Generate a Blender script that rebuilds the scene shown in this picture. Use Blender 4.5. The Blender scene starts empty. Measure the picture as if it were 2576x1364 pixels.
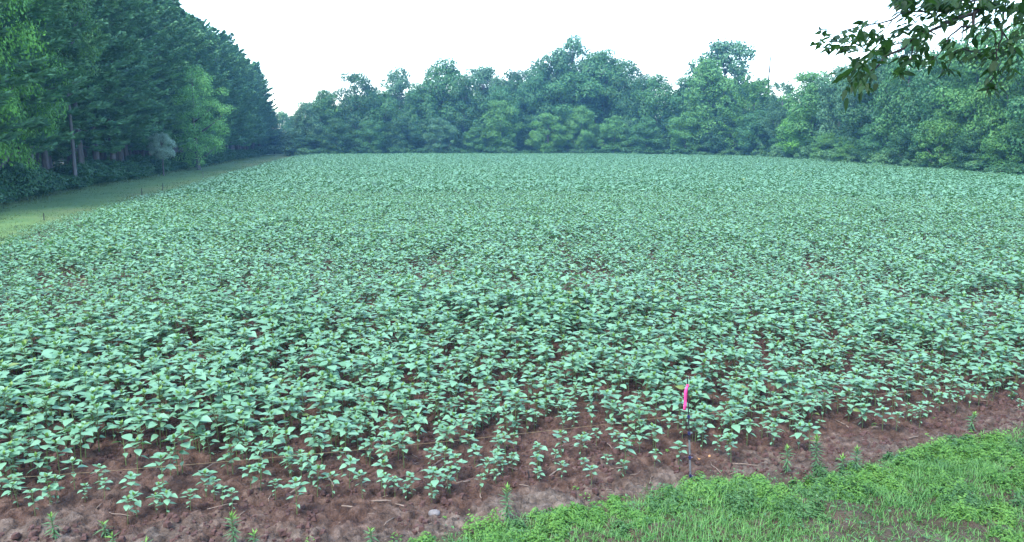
import bpy, math, random
import numpy as np

# ------------------------------------------------------------------ basics
S = bpy.context.scene
COL = S.collection
R = math.radians
RNG = np.random.default_rng(7)
random.seed(7)
F, CX, CY = 1983.0, 1288.0, 682.0            # camera in the units of a 2576 px wide view
CAMH, PITCH = 3.1, math.atan((682 - 350) / 1983.0)
cp, sp = math.cos(PITCH), math.sin(PITCH)


def ground(px, py, z=0.0):
    """The point at height z seen at a view position."""
    dx, dv = (px - CX) / F, (CY - py) / F
    d = np.array([dx, cp + dv * sp, -sp + dv * cp])
    t = (z - CAMH) / d[2]
    return np.array([d[0] * t, d[1] * t])


def at_depth(px, py, dist):
    """The point at a distance along the view axis."""
    dx, dv = (px - CX) / F, (CY - py) / F
    return np.array([dx * dist, (cp + dv * sp) * dist, CAMH + (-sp + dv * cp) * dist])


def x_at(px, Y, z=0.0):
    return (px - CX) / F * (Y * cp - (z - CAMH) * sp)


def height_at(py, Y):
    t = (CY - py) / F
    return CAMH + Y * (t * cp - sp) / (cp + t * sp)


def view_xy(P):
    """View position of points (n,3)."""
    dep = P[:, 1] * cp - (P[:, 2] - CAMH) * sp
    v = P[:, 1] * sp + (P[:, 2] - CAMH) * cp
    return CX + F * P[:, 0] / dep, CY - F * v / dep, dep


# ------------------------------------------------------------------ noise
def _h(i, j, seed):
    n = (i.astype(np.int64) * 374761393 + j.astype(np.int64) * 668265263 + seed * 974711) & 0x7fffffff
    n = ((n ^ (n >> 13)) * 1274126177) & 0x7fffffff
    n = n ^ (n >> 16)
    return (n & 0xffff) / 65535.0


def vnoise(x, y, seed=0):
    x, y = np.asarray(x, float), np.asarray(y, float)
    i, j = np.floor(x), np.floor(y)
    fx, fy = x - i, y - j
    fx, fy = fx * fx * (3 - 2 * fx), fy * fy * (3 - 2 * fy)
    a, b, c, d = _h(i, j, seed), _h(i + 1, j, seed), _h(i, j + 1, seed), _h(i + 1, j + 1, seed)
    return (a * (1 - fx) + b * fx) * (1 - fy) + (c * (1 - fx) + d * fx) * fy


def fbm(x, y, f, seed=0, octv=4, gain=.5):
    s, amp, tot = 0, 1.0, 0
    for k in range(octv):
        s = s + amp * vnoise(x * f, y * f, seed + k * 17)
        tot += amp
        amp *= gain
        f *= 2.03
    return s / tot


# ------------------------------------------------------------------ mesh building
class MB:
    """Collects quads; build() links them as ONE mesh object."""
    def __init__(self):
        self.v, self.q, self.m, self.n = [], [], [], 0

    def add(self, V, Q, mat=0):
        V = np.asarray(V, float).reshape(-1, 3)
        Q = np.asarray(Q, np.int64).reshape(-1, 4)
        self.v.append(V)
        self.q.append(Q + self.n)
        self.m.append(np.full(len(Q), mat, np.int32) if np.isscalar(mat) else np.asarray(mat, np.int32))
        self.n += len(V)

    def quads(self, C, mat=0):
        """C (n,4,3): free quads."""
        n = len(C)
        if n:
            self.add(C.reshape(-1, 3), np.arange(n * 4).reshape(n, 4), mat)

    def tube(self, pts, rad, sides=6, mat=0, cap=True):
        pts = np.asarray(pts, float)
        n = len(pts)
        rad = np.broadcast_to(np.asarray(rad, float), (n,))
        T = np.gradient(pts, axis=0)
        T /= np.linalg.norm(T, axis=1, keepdims=True) + 1e-9
        ref = np.array([0, 0, 1.0]) if abs(T[0][2]) < .9 else np.array([1.0, 0, 0])
        U = np.cross(T, ref)
        U /= np.linalg.norm(U, axis=1, keepdims=True) + 1e-9
        W = np.cross(T, U)
        a = np.linspace(0, 2 * np.pi, sides, endpoint=False)
        V = pts[:, None] + rad[:, None, None] * (np.cos(a)[None, :, None] * U[:, None] + np.sin(a)[None, :, None] * W[:, None])
        Q = []
        for i in range(n - 1):
            for k in range(sides):
                k2 = (k + 1) % sides
                Q.append((i * sides + k, i * sides + k2, (i + 1) * sides + k2, (i + 1) * sides + k))
        V = V.reshape(-1, 3)
        if cap:
            for e, i in ((0, 0), (1, n - 1)):
                c = len(V)
                V = np.vstack([V, pts[i]])
                for k in range(0, sides, 2):
                    tri = (c, i * sides + k, i * sides + (k + 1) % sides, i * sides + (k + 2) % sides)
                    Q.append(tri if e else tri[::-1])
        self.add(V, Q, mat)

    def box(self, c, s, mat=0, rot=0.0):
        c, s = np.asarray(c, float), np.asarray(s, float) / 2
        V = np.array([[x, y, z] for z in (-1, 1) for y in (-1, 1) for x in (-1, 1)], float) * s
        co, si = math.cos(rot), math.sin(rot)
        V[:, :2] = V[:, :2] @ np.array([[co, si], [-si, co]])
        self.add(V + c, [(0, 2, 3, 1), (4, 5, 7, 6), (0, 1, 5, 4), (2, 6, 7, 3), (0, 4, 6, 2), (1, 3, 7, 5)], mat)

    def arrays(self):
        return np.vstack(self.v), np.vstack(self.q), np.concatenate(self.m)

    def mesh(self, name, mats, smooth=False):
        V, Q, M = self.arrays()
        return mesh_of(name, V, Q, M, mats, smooth)

    def build(self, name, mats, parent=None, smooth=False):
        return link(name, self.mesh(name, mats, smooth), parent)


def mesh_of(name, V, Q, M, mats, smooth=False):
    me = bpy.data.meshes.new(name)
    nv, nq = len(V), len(Q)
    me.vertices.add(nv)
    me.vertices.foreach_set('co', np.ascontiguousarray(V, np.float32).ravel())
    me.loops.add(nq * 4)
    me.loops.foreach_set('vertex_index', np.ascontiguousarray(Q, np.int32).ravel())
    me.polygons.add(nq)
    me.polygons.foreach_set('loop_start', np.arange(0, nq * 4, 4, dtype=np.int32))
    me.polygons.foreach_set('material_index', np.ascontiguousarray(M, np.int32))
    me.polygons.foreach_set('use_smooth', np.full(nq, smooth, bool))
    for m in (mats if isinstance(mats, (list, tuple)) else [mats]):
        me.materials.append(m)
    me.update(calc_edges=True)
    return me


def link(name, me, parent=None):
    o = bpy.data.objects.new(name, me)
    COL.objects.link(o)
    if parent is not None:
        o.parent = parent
    return o


def tag(o, label=None, cat=None, group=None, kind=None):
    if label: o['label'] = label
    if cat: o['category'] = cat
    if group: o['group'] = group
    if kind: o['kind'] = kind
    return o


def thing(name, loc, label, cat, group=None, rz=0.0, sc=(1, 1, 1)):
    o = bpy.data.objects.new(name, None)
    COL.objects.link(o)
    o.empty_display_size = .2
    o.location = loc
    o.rotation_euler = (0, 0, rz)
    o.scale = sc
    return tag(o, label, cat, group)


# ------------------------------------------------------------------ materials
def mat(name):
    m = bpy.data.materials.new(name)
    m.use_nodes = True
    nt = m.node_tree
    b = nt.nodes['Principled BSDF']
    return m, nt, b


def N(nt, t, **kw):
    n = nt.nodes.new(t)
    for k, v in kw.items():
        setattr(n, k, v)
    return n


def ramp(nt, cols, src):
    r = N(nt, 'ShaderNodeValToRGB')
    e = r.color_ramp.elements
    while len(e) < len(cols):
        e.new(.5)
    for k, (p, c) in enumerate(cols):
        e[k].position = p
        e[k].color = (*c, 1)
    nt.links.new(src, r.inputs['Fac'])
    return r.outputs['Color']


def leaf_mat(name, a, b, c=None, rough=.55, spec=.35, trans=.25, back=None, nscale=.6, island=.55, tcol=None, old=None):
    """Foliage: a..b by leaf and by clump; c a rarer tint by plant; back the underside."""
    m, nt, bs = mat(name)
    L = nt.links.new
    geo = N(nt, 'ShaderNodeNewGeometry')
    tc = N(nt, 'ShaderNodeTexCoord')
    no = N(nt, 'ShaderNodeTexNoise')
    no.inputs['Scale'].default_value = nscale
    no.inputs['Detail'].default_value = 2
    L(tc.outputs['Object'], no.inputs['Vector'])
    mx = N(nt, 'ShaderNodeMix', data_type='FLOAT')
    mx.inputs[0].default_value = island
    st = N(nt, 'ShaderNodeMapRange')
    st.inputs[1].default_value, st.inputs[2].default_value = .3, .7
    L(no.outputs['Fac'], st.inputs[0])
    L(st.outputs[0], mx.inputs[2])
    L(geo.outputs['Random Per Island'], mx.inputs[3])
    col = ramp(nt, [(0, a), (1, b)], mx.outputs[0])
    if old is not None:                       # one leaf in forty has yellowed
        gt = N(nt, 'ShaderNodeMath', operation='GREATER_THAN')
        gt.inputs[1].default_value = .988
        L(geo.outputs['Random Per Island'], gt.inputs[0])
        om = N(nt, 'ShaderNodeMix', data_type='RGBA')
        L(gt.outputs[0], om.inputs[0])
        L(col, om.inputs[6])
        om.inputs[7].default_value = (*old, 1)
        col = om.outputs[2]
    if c is not None:
        oi = N(nt, 'ShaderNodeObjectInfo')
        cm = N(nt, 'ShaderNodeMix', data_type='RGBA')
        mr = N(nt, 'ShaderNodeMath', operation='MULTIPLY')
        mr.inputs[1].default_value = .8
        L(oi.outputs['Random'], mr.inputs[0])
        L(mr.outputs[0], cm.inputs[0])
        L(col, cm.inputs[6])
        cm.inputs[7].default_value = (*c, 1)
        col = cm.outputs[2]
    if back is not None:
        bm = N(nt, 'ShaderNodeMix', data_type='RGBA')
        L(geo.outputs['Backfacing'], bm.inputs[0])
        L(col, bm.inputs[6])
        bm.inputs[7].default_value = (*back, 1)
        col = bm.outputs[2]
    L(col, bs.inputs['Base Color'])
    bs.inputs['Roughness'].default_value = rough
    bs.inputs['Specular IOR Level'].default_value = spec
    if trans:
        tr = N(nt, 'ShaderNodeBsdfTranslucent')
        ms = N(nt, 'ShaderNodeMixShader')
        ms.inputs[0].default_value = trans
        if tcol is None:
            L(col, tr.inputs['Color'])
        else:
            tr.inputs['Color'].default_value = (*tcol, 1)
        L(bs.outputs[0], ms.inputs[1])
        L(tr.outputs[0], ms.inputs[2])
        L(ms.outputs[0], nt.nodes['Material Output'].inputs['Surface'])
    return m


def noise_mat(name, cols, scale=4.0, detail=6, rough=.9, bump=0.0, bscale=None, attr=None, alt=None, stretch=None):
    """A rough surface coloured by noise; attr mixes towards the ramp alt by a mesh attribute."""
    m, nt, bs = mat(name)
    L = nt.links.new
    tc = N(nt, 'ShaderNodeTexCoord')
    vec = tc.outputs['Object']
    if stretch:
        mp = N(nt, 'ShaderNodeMapping')
        mp.inputs['Scale'].default_value = stretch
        L(vec, mp.inputs['Vector'])
        vec = mp.outputs[0]
    no = N(nt, 'ShaderNodeTexNoise')
    no.inputs['Scale'].default_value = scale
    no.inputs['Detail'].default_value = detail
    no.inputs['Roughness'].default_value = .65
    L(vec, no.inputs['Vector'])
    col = ramp(nt, cols, no.outputs['Fac'])
    if attr:
        at = N(nt, 'ShaderNodeAttribute', attribute_name=attr)
        col2 = ramp(nt, alt, no.outputs['Fac'])
        mx = N(nt, 'ShaderNodeMix', data_type='RGBA')
        L(at.outputs['Fac'], mx.inputs[0])
        L(col, mx.inputs[6])
        L(col2, mx.inputs[7])
        col = mx.outputs[2]
    L(col, bs.inputs['Base Color'])
    bs.inputs['Roughness'].default_value = rough
    bs.inputs['Specular IOR Level'].default_value = .2
    if bump:
        n2 = N(nt, 'ShaderNodeTexNoise')
        n2.inputs['Scale'].default_value = bscale or scale * 6
        n2.inputs['Detail'].default_value = 5
        L(vec, n2.inputs['Vector'])
        bp = N(nt, 'ShaderNodeBump')
        bp.inputs['Strength'].default_value = 1.0
        bp.inputs['Distance'].default_value = bump
        L(n2.outputs['Fac'], bp.inputs['Height'])
        L(bp.outputs[0], bs.inputs['Normal'])
    return m


def plain(name, c, rough=.5, spec=.5, metal=0.0):
    m, nt, bs = mat(name)
    L = nt.links.new
    tc = N(nt, 'ShaderNodeTexCoord')
    no = N(nt, 'ShaderNodeTexNoise')
    no.inputs['Scale'].default_value = 30
    L(tc.outputs['Object'], no.inputs['Vector'])
    col = ramp(nt, [(.3, tuple(v * .85 for v in c)), (.7, tuple(min(1, v * 1.1) for v in c))], no.outputs['Fac'])
    L(col, bs.inputs['Base Color'])
    bs.inputs['Roughness'].default_value = rough
    bs.inputs['Specular IOR Level'].default_value = spec
    bs.inputs['Metallic'].default_value = metal
    return m


M = {}
# crop
M['sun_leaf'] = leaf_mat('sunflower_leaf', (.084, .205, .105), (.156, .312, .192), rough=.5, spec=.4, trans=.24,
                         back=(.055, .125, .035), nscale=.35, island=.7, tcol=(.09, .24, .06), old=(.13, .19, .055))
M['sun_stem'] = plain('sunflower_stem', (.075, .11, .035), .6, .3)
M['sun_shoot'] = leaf_mat('sunflower_shoot', (.075, .17, .025), (.14, .25, .05), rough=.55, trans=.3, nscale=2, island=.6)
# trees
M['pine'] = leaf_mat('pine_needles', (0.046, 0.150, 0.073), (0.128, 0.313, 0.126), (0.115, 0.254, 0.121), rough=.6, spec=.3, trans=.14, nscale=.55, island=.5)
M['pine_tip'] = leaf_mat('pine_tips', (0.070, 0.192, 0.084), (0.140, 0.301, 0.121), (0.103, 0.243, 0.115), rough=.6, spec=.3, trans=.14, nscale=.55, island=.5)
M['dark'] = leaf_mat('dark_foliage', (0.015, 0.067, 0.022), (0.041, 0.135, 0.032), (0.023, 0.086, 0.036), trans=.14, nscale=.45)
M['mid'] = leaf_mat('mid_foliage', (0.025, 0.094, 0.025), (0.062, 0.184, 0.039), (0.036, 0.130, 0.047), trans=.14, nscale=.45)
M['light'] = leaf_mat('light_foliage', (0.040, 0.131, 0.028), (0.094, 0.238, 0.048), (0.065, 0.191, 0.048), trans=.16, nscale=.5)
M['yellow'] = leaf_mat('yellowing_foliage', (0.042, 0.146, 0.029), (0.119, 0.280, 0.065), trans=.16, nscale=.35)
M['bright'] = leaf_mat('bright_foliage', (0.060, 0.202, 0.036), (0.148, 0.381, 0.049), trans=.16, nscale=.5)
M['grey'] = leaf_mat('grey_green_foliage', (0.038, 0.113, 0.049), (0.075, 0.185, 0.079), trans=.14, nscale=.5)
M['lime'] = leaf_mat('lime_foliage', (0.075, 0.240, 0.059), (0.198, 0.454, 0.109), trans=.16, nscale=.5)
M['white'] = leaf_mat('silvery_foliage', (.12, .22, .14), (.30, .44, .33), rough=.5, trans=.15, nscale=1.2)
M['shrub'] = leaf_mat('shrub_foliage', (0.019, 0.073, 0.026), (0.046, 0.139, 0.041), (0.029, 0.106, 0.035), trans=.14, nscale=1.0)
M['shrubl'] = leaf_mat('pale_shrub_foliage', (0.045, 0.129, 0.045), (0.100, 0.227, 0.075), (0.064, 0.168, 0.061), trans=.14, nscale=1.0)
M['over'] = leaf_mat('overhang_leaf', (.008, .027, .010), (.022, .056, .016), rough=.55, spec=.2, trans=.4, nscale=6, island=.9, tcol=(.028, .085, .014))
M['bark'] = noise_mat('grey_bark', [(.3, (.05, .05, .055)), (.7, (.17, .165, .165))], 3, 6, .95, .02, 14, stretch=(3, 3, .5))
M['bark_dark'] = noise_mat('dark_bark', [(.3, (.010, .009, .010)), (.7, (.028, .025, .024))], 8, 6, .9, .01, 30)
M['dead'] = noise_mat('dead_wood', [(.3, (.12, .10, .10)), (.7, (.27, .23, .22))], 6, 4, .95)
# ground
M['soil'] = noise_mat('tilled_soil', [(.32, (.016, .009, .007)), (.47, (.048, .027, .019)), (.56, (.068, .041, .030)), (.70, (.115, .075, .056))], 9, 12, .95, .03, 38,
                      attr='grit', alt=[(.34, (.030, .022, .017)), (.5, (.078, .060, .046)), (.68, (.16, .13, .104))])
M['clod'] = noise_mat('soil_clod', [(.3, (.036, .018, .015)), (.7, (.095, .054, .045))], 20, 4, .95)
M['path'] = noise_mat('mown_path', [(.3, (.052, .118, .036)), (.7, (.088, .155, .050))], .5, 8, .95, .03, 9,
                      attr='dry', alt=[(.3, (.085, .120, .045)), (.7, (.14, .15, .065))])
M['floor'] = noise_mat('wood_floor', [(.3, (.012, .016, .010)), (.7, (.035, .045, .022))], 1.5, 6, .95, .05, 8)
M['verge'] = noise_mat('verge_ground', [(.3, (.03, .030, .014)), (.5, (.055, .042, .028)), (.75, (.095, .072, .055))], 5, 8, .95, .02, 40)
M['grass'] = leaf_mat('grass_blade', (.048, .155, .032), (.125, .27, .065), rough=.5, trans=.25, nscale=1.4, island=.6)
M['rag'] = leaf_mat('low_weed_leaf', (.04, .135, .018), (.115, .255, .04), rough=.6, trans=.25, nscale=1.6, island=.45)
M['mare'] = leaf_mat('tall_weed_leaf', (.04, .11, .045), (.09, .19, .07), rough=.6, trans=.2, nscale=5, island=.6)
M['mareg'] = leaf_mat('tall_weed_top', (.08, .20, .03), (.14, .28, .05), rough=.6, trans=.25, nscale=5, island=.6)
M['straw'] = noise_mat('dry_straw', [(.3, (.11, .08, .06)), (.7, (.21, .165, .13))], 12, 4, .9)
M['stone'] = noise_mat('pale_stone', [(.3, (.09, .085, .08)), (.7, (.18, .165, .16))], 20, 5, .9, .004, 90)
M['black'] = plain('black_plastic', (.012, .012, .016), .45, .4)
M['silver'] = plain('grey_fibreglass', (.09, .095, .10), .45, .5)
M['navy'] = plain('dark_blue_plastic', (.012, .014, .06), .4, .5)
M['pink'] = plain('pink_ribbon', (.62, .055, .21), .45, .4)
M['wire'] = plain('poly_wire', (.16, .12, .06), .6, .3)
M['rust'] = leaf_mat('rusty_needles', (.10, .045, .035), (.17, .08, .06), trans=.1)

# ------------------------------------------------------------------ layout
CAN = .42
left_edge = np.array([ground(-300, 672, .3), ground(0, 590, .3), ground(180, 530, .3), ground(420, 473, .3), ground(600, 424, .35), ground(720, 393, CAN)])
far_edge = np.array([ground(740, 389.5, CAN), ground(1000, 387, CAN), ground(1500, 387, CAN), ground(1900, 393, CAN), ground(2100, 401.5, CAN),
                     ground(2300, 412, CAN), ground(2576, 428, CAN), ground(2900, 452, CAN), ground(3500, 505, CAN)])
front_dense = np.array([ground(-700, 1240), ground(0, 1234), ground(500, 1214), ground(900, 1195), ground(1200, 1158), ground(1320, 1095), ground(1500, 1085), ground(1720, 1130), ground(1950, 1118), ground(2100, 1060),
                        ground(2250, 1028), ground(2576, 982), ground(3400, 890)])
front_sparse = np.array([ground(-700, 1318), ground(0, 1312), ground(450, 1315), ground(900, 1292), ground(1250, 1260), ground(1700, 1220), ground(1950, 1165),
                         ground(2250, 1100), ground(2576, 1045), ground(3400, 950)])
verge_line = np.array([ground(700, 1500), ground(1080, 1375), ground(1250, 1330), ground(1420, 1288), ground(1620, 1243), ground(1800, 1215), ground(2020, 1212), ground(2150, 1175),
                       ground(2330, 1134), ground(2480, 1104), ground(2620, 1074), ground(3400, 950)])


def line_y(line, x):
    return np.interp(x, line[:, 0], line[:, 1])


def left_x(y):
    return np.interp(y, left_edge[:, 1], left_edge[:, 0])


def far_y(x):
    return np.interp(x, far_edge[:, 0], far_edge[:, 1])


# the crop may not reach past far_edge; on the flank the edge runs back towards the camera
def in_field(x, y):
    return (x > left_x(y)) & (y < far_y(x))


tree_px = np.array([-200, -60, 0, 200, 400, 520, 680, 700])
tree_py = np.array([575, 538, 518, 474, 437, 416, 387, 384])
tree_line = np.array([ground(a, b) for a, b in zip(tree_px, tree_py)])


def tree_x(y):
    """Edge of the pine wood beyond the mown path."""
    y = np.asarray(y, float)
    x = np.interp(y, tree_line[:, 1], tree_line[:, 0])
    s = (tree_line[2, 0] - tree_line[0, 0]) / (tree_line[2, 1] - tree_line[0, 1])
    return np.where(y < tree_line[0, 1], tree_line[0, 0] + s * (y - tree_line[0, 1]), x)


# ------------------------------------------------------------------ ground sheets
def grid_mesh(xs, ys, zf):
    X, Y = np.meshgrid(xs, ys)
    V = np.stack([X.ravel(), Y.ravel(), zf(X.ravel(), Y.ravel())], 1)
    nx, ny = len(xs), len(ys)
    i = np.arange(ny - 1)[:, None] * nx + np.arange(nx - 1)[None]
    Q = np.stack([i, i + 1, i + nx + 1, i + nx], -1).reshape(-1, 4)
    return V, Q


def sheet(name, V, Q, m, keep=None, attr=None):
    if keep is not None:
        c = V[Q].mean(1)
        Q = Q[keep(c[:, 0], c[:, 1])]
    used = np.unique(Q)
    re = np.full(len(V), -1)
    re[used] = np.arange(len(used))
    V2, Q2 = V[used], re[Q]
    me = mesh_of(name, V2, Q2, np.zeros(len(Q2), np.int32), m, True)
    if attr:
        a = me.attributes.new(attr[0], 'FLOAT', 'POINT')
        a.data.foreach_set('value', np.ascontiguousarray(attr[1](V2[:, 0], V2[:, 1]), np.float32))
    return tag(link(name, me), kind='structure')


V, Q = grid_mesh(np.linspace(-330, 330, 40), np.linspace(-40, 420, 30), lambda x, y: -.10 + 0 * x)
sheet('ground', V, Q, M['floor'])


def soil_z(x, y):
    near = np.clip((16 - y) / 4, 0, 1)
    lum = fbm(x, y, 6.0, 3, 3, .9) - .5
    rid = np.abs(fbm(x, y, 11.0, 11, 2, .9) - .5)
    wav = fbm(x, y, 1.1, 5, 2) - .5
    return near * (.15 * lum - .18 * rid + .06 + .09 * wav) * .8 - .012


def graded(lo, hi, flo, fhi, fine, coarse):
    a = np.arange(flo, fhi, fine)
    l = np.arange(lo, flo, coarse) if lo < flo else np.array([])
    r = np.append(np.arange(fhi, hi, coarse), hi)
    return np.concatenate([l, a, r])


xs = graded(-60, 130, -7.6, 7.8, .021, 1.5)
ys = graded(4.2, 172, 5.3, 12.2, .021, 1.5)
V, Q = grid_mesh(xs, ys, soil_z)


grit_line = np.array([ground(-900, 1330), ground(0, 1325), ground(600, 1320), ground(1000, 1300), ground(1200, 1280), ground(1600, 1230), ground(2400, 1100)])


def grit(x, y):
    d = np.minimum(y - line_y(verge_line, x), (y - line_y(grit_line, x)) + .55)
    g = np.clip(1.15 - d / .75, 0, 1)
    n = fbm(x, y, 2.2, 41, 3)
    return np.clip(g * 1.2 + (n - .62) * 2.2 * np.clip(1.6 - d, 0, 1), 0, 1)


sheet('field_soil', V, Q, M['soil'], lambda x, y: (x > left_x(y) - .6) & (y < far_y(x) + 1.5), ('grit', grit))

# mown path between the crop and the pines
ps, pt = np.concatenate([np.arange(4, 60, .8), np.arange(60, 205, 3)]), np.linspace(0, 1, 26)
PX, PV = [], []
for y in ps:
    y2 = min(y, 165)
    a, b = left_x(y2) + .15, float(tree_x(y)) - 4.0
    if y > 150:
        a += (y - 150) * .02
    for t in pt:
        x = a + (b - a) * t
        PV.append((x, y, .012 + .035 * (vnoise(x * .8, y * .8, 4) - .5) + .02 * (vnoise(x * 3, y * 3, 9) - .5)))
PV = np.array(PV)
nx = len(pt)
i = np.arange(len(ps) - 1)[:, None] * nx + np.arange(nx - 1)[None]
PQ = np.stack([i, i + nx, i + nx + 1, i + 1], -1).reshape(-1, 4)


def dry(x, y):
    d = (x - tree_x(y)) / np.maximum(left_x(np.minimum(y, 165)) - tree_x(y), .5)
    n = fbm(x, y, .35, 61, 3)
    return np.clip((d - .66) * 1.2 + (n - .5) * 1.5 + np.clip((y - 60) / 110, 0, .6), 0, 1)


sheet('path', PV, PQ, M['path'], None, ('dry', dry))

# grassy verge this side of the soil
V, Q = grid_mesh(np.arange(-3.5, 9.5, .06), np.arange(3.0, 11.5, .06), lambda x, y: np.maximum(soil_z(x, y), -.03) + .016 + .02 * fbm(x, y, 4, 2, 2))
sheet('verge', V, Q, M['verge'], lambda x, y: y < line_y(verge_line, x) + .12 * (fbm(x, y, 3, 77, 2) - .5))


# ------------------------------------------------------------------ sunflowers
def leaf_grid(lod):
    if lod == 0:
        return np.array([0, .14, .40, .72, 1.0]), np.array([.10, .43, .50, .28, .015])
    if lod == 1:
        return np.array([0, .33, 1.0]), np.array([.16, .5, .02])
    return np.array([0, .36, 1.0]), np.array([.02, .52, .02])


def sun_leaf(mb, base, az, pitch, Lg, W, droop, fold, roll, lod, m):
    t, w = leaf_grid(lod)
    f = np.array([math.cos(az), math.sin(az), 0])
    s = np.array([-math.sin(az) * math.cos(roll), math.cos(az) * math.cos(roll), math.sin(roll)])
    mid = base + np.outer(t * Lg * math.cos(pitch), f) + np.outer(Lg * (t * math.sin(pitch) - droop * t ** 2), [0, 0, 1])
    hw = (w * W)[:, None]
    up = np.array([0, 0, 1.0])
    Lf, Rt = mid + s * hw + up * hw * fold, mid - s * hw + up * hw * fold
    if lod == 2:
        V = np.array([mid[0], Rt[1], mid[2], Lf[1]])
        mb.add(V, [(0, 1, 2, 3)], m)
        return
    n = len(t)
    V = np.concatenate([Lf, mid, Rt])
    Q = []
    for k in range(n - 1):
        Q.append((n + k, n + k + 1, k + 1, k))
        Q.append((2 * n + k, 2 * n + k + 1, n + k + 1, n + k))
    mb.add(V, Q, m)


def sunflower(seed, lod, size=1.0):
    """Returns three builders: stem, foliage, shoot of a young plant about .45 m tall."""
    r = np.random.default_rng(seed)
    stem, fol, sh = MB(), MB(), MB()
    h = .43 * r.uniform(.88, 1.12)
    bend = r.normal(0, .02, 2)
    zs = np.linspace(0, h, 4 if lod == 0 else 2)
    P = np.stack([bend[0] * (zs / h) ** 2, bend[1] * (zs / h) ** 2, zs], 1)
    stem.tube(P - [0, 0, .02], np.linspace(.0065, .0045, len(zs)), 5 if lod == 0 else 3, 0, False)
    if lod == 0:
        nodes = [(.30, .060, -.35, .02), (.52, .110, -.10, .05), (.70, .140, .03, .07), (.84, .145, .12, .065), (.94, .120, .26, .04), (.98, .085, .50, .02), (1.0, .06, .9, .008)]
    elif lod == 1:
        nodes = [(.42, .10, -.15, .04), (.66, .145, .02, .065), (.84, .15, .12, .06), (.96, .125, .34, .035)]
    else:
        nodes = [(.62, .19, -.02, .06), (.86, .20, .06, .06), (.97, .15, .22, .03)]
    az = r.uniform(0, 6.28)
    for j, (fz, Lg, pit, pl) in enumerate(nodes):
        az += 1.57 + r.normal(0, .18)
        for sgn in (0, math.pi):
            if lod == 0 and j in (0, 1) and r.random() < .25:
                continue
            a = az + sgn + r.normal(0, .2)
            c = np.array([bend[0] * fz ** 2, bend[1] * fz ** 2, fz * h])
            pe = .6 + r.normal(0, .12)
            d = np.array([math.cos(a) * math.cos(pe), math.sin(a) * math.cos(pe), math.sin(pe)])
            b = c + d * pl
            if lod == 0 and pl > .015:
                stem.tube([c, c + d * pl * .5 + [0, 0, -.003], b], [.0035, .003, .0025], 3, 0, False)
            l = Lg * r.uniform(.82, 1.15)
            top = j >= len(nodes) - 1
            tgt, m = (sh, 0) if (top and lod == 0) else (fol, 0)
            sun_leaf(tgt, b, a, pit + r.normal(0, .13), l, l * r.uniform(.66, .88) * (.7 if top else 1), r.uniform(.02, .26) * (0 if top else 1), r.uniform(.0, .55), r.normal(0, .16), lod, m)
    if lod == 0:
        c = np.array([bend[0], bend[1], h])
        for k in range(4):
            a = az + k * 1.57 + .6
            sun_leaf(sh, c, a, 1.15 + r.normal(0, .1), .045 * r.uniform(.8, 1.2), .02, .05, .3, 0, 1, 0)
    elif lod == 1:
        c = np.array([bend[0], bend[1], h])
        for k in range(2):
            sun_leaf(sh, c, az + k * 3.1 + .6, .95, .065, .035, .05, .3, 0, 2, 0)
    return stem, fol, sh


# plant positions: a jittered lattice, thinned by patches of poor growth and towards the front
# rows run with the path side of the crop
rdir = np.array([-.195, .981])
rper = np.array([.981, .195])
ru, rv = np.meshgrid(np.arange(-90, 140, .33), np.arange(0, 190, .102))
rowskip = _h((ru / .33).astype(int), np.zeros_like(ru).astype(int), 5) < .022
ru = ru.ravel() + RNG.normal(0, .12, ru.size)
rv = rv.ravel() + RNG.uniform(-.5, .5, rv.size) * .2
px = ru * rper[0] + rv * rdir[0]
py = ru * rper[1] + rv * rdir[1]
ok = in_field(px, py) & (py > 5.6) & ~(rowskip.ravel() & (py > 20) & (RNG.random(px.size) < .5))
fs, fd = line_y(front_sparse, px), line_y(front_dense, px)
dens = np.clip((py - fs) / np.maximum(fd - fs, .2), 0, 1)
patch = fbm(px, py, .55, 21, 3)
prob = np.where(dens >= 1, 1 - np.clip((.36 - patch) * 7, 0, .8) * np.clip((34 - py) / 18, .15, 1), .16 + .55 * dens ** 1.1)
prob *= (py > fs) * np.where(dens < 1, np.clip(fbm(px, py, 1.5, 27, 2) * 4.5 - 1.2, .15, 1.7), 1)
ok &= RNG.random(px.size) < prob
# only what a view from about here can show
ok &= np.abs(px) < .70 * py + 2.5
px, py, dens = px[ok], py[ok], dens[ok]
dist = np.hypot(px, py)
far_thin = np.where(dist > 42, .60, 1.0)
ok = RNG.random(px.size) < far_thin
px, py, dens, dist = px[ok], py[ok], dens[ok], dist[ok]
depth_in = np.clip((py - line_y(front_dense, px)) / 2.5, 0, 1)
size = (.46 + .20 * dens + .20 * depth_in) * RNG.uniform(.66, 1.24, px.size) * (1 + np.where(py > 30, .22, .5) * (fbm(px, py, .30, 33, 3) - .5))
# drooped, stunted edge along the path
size *= np.clip((px - left_x(py)) / 1.6, .55, 1)
pz = soil_z(px, py)

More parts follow.
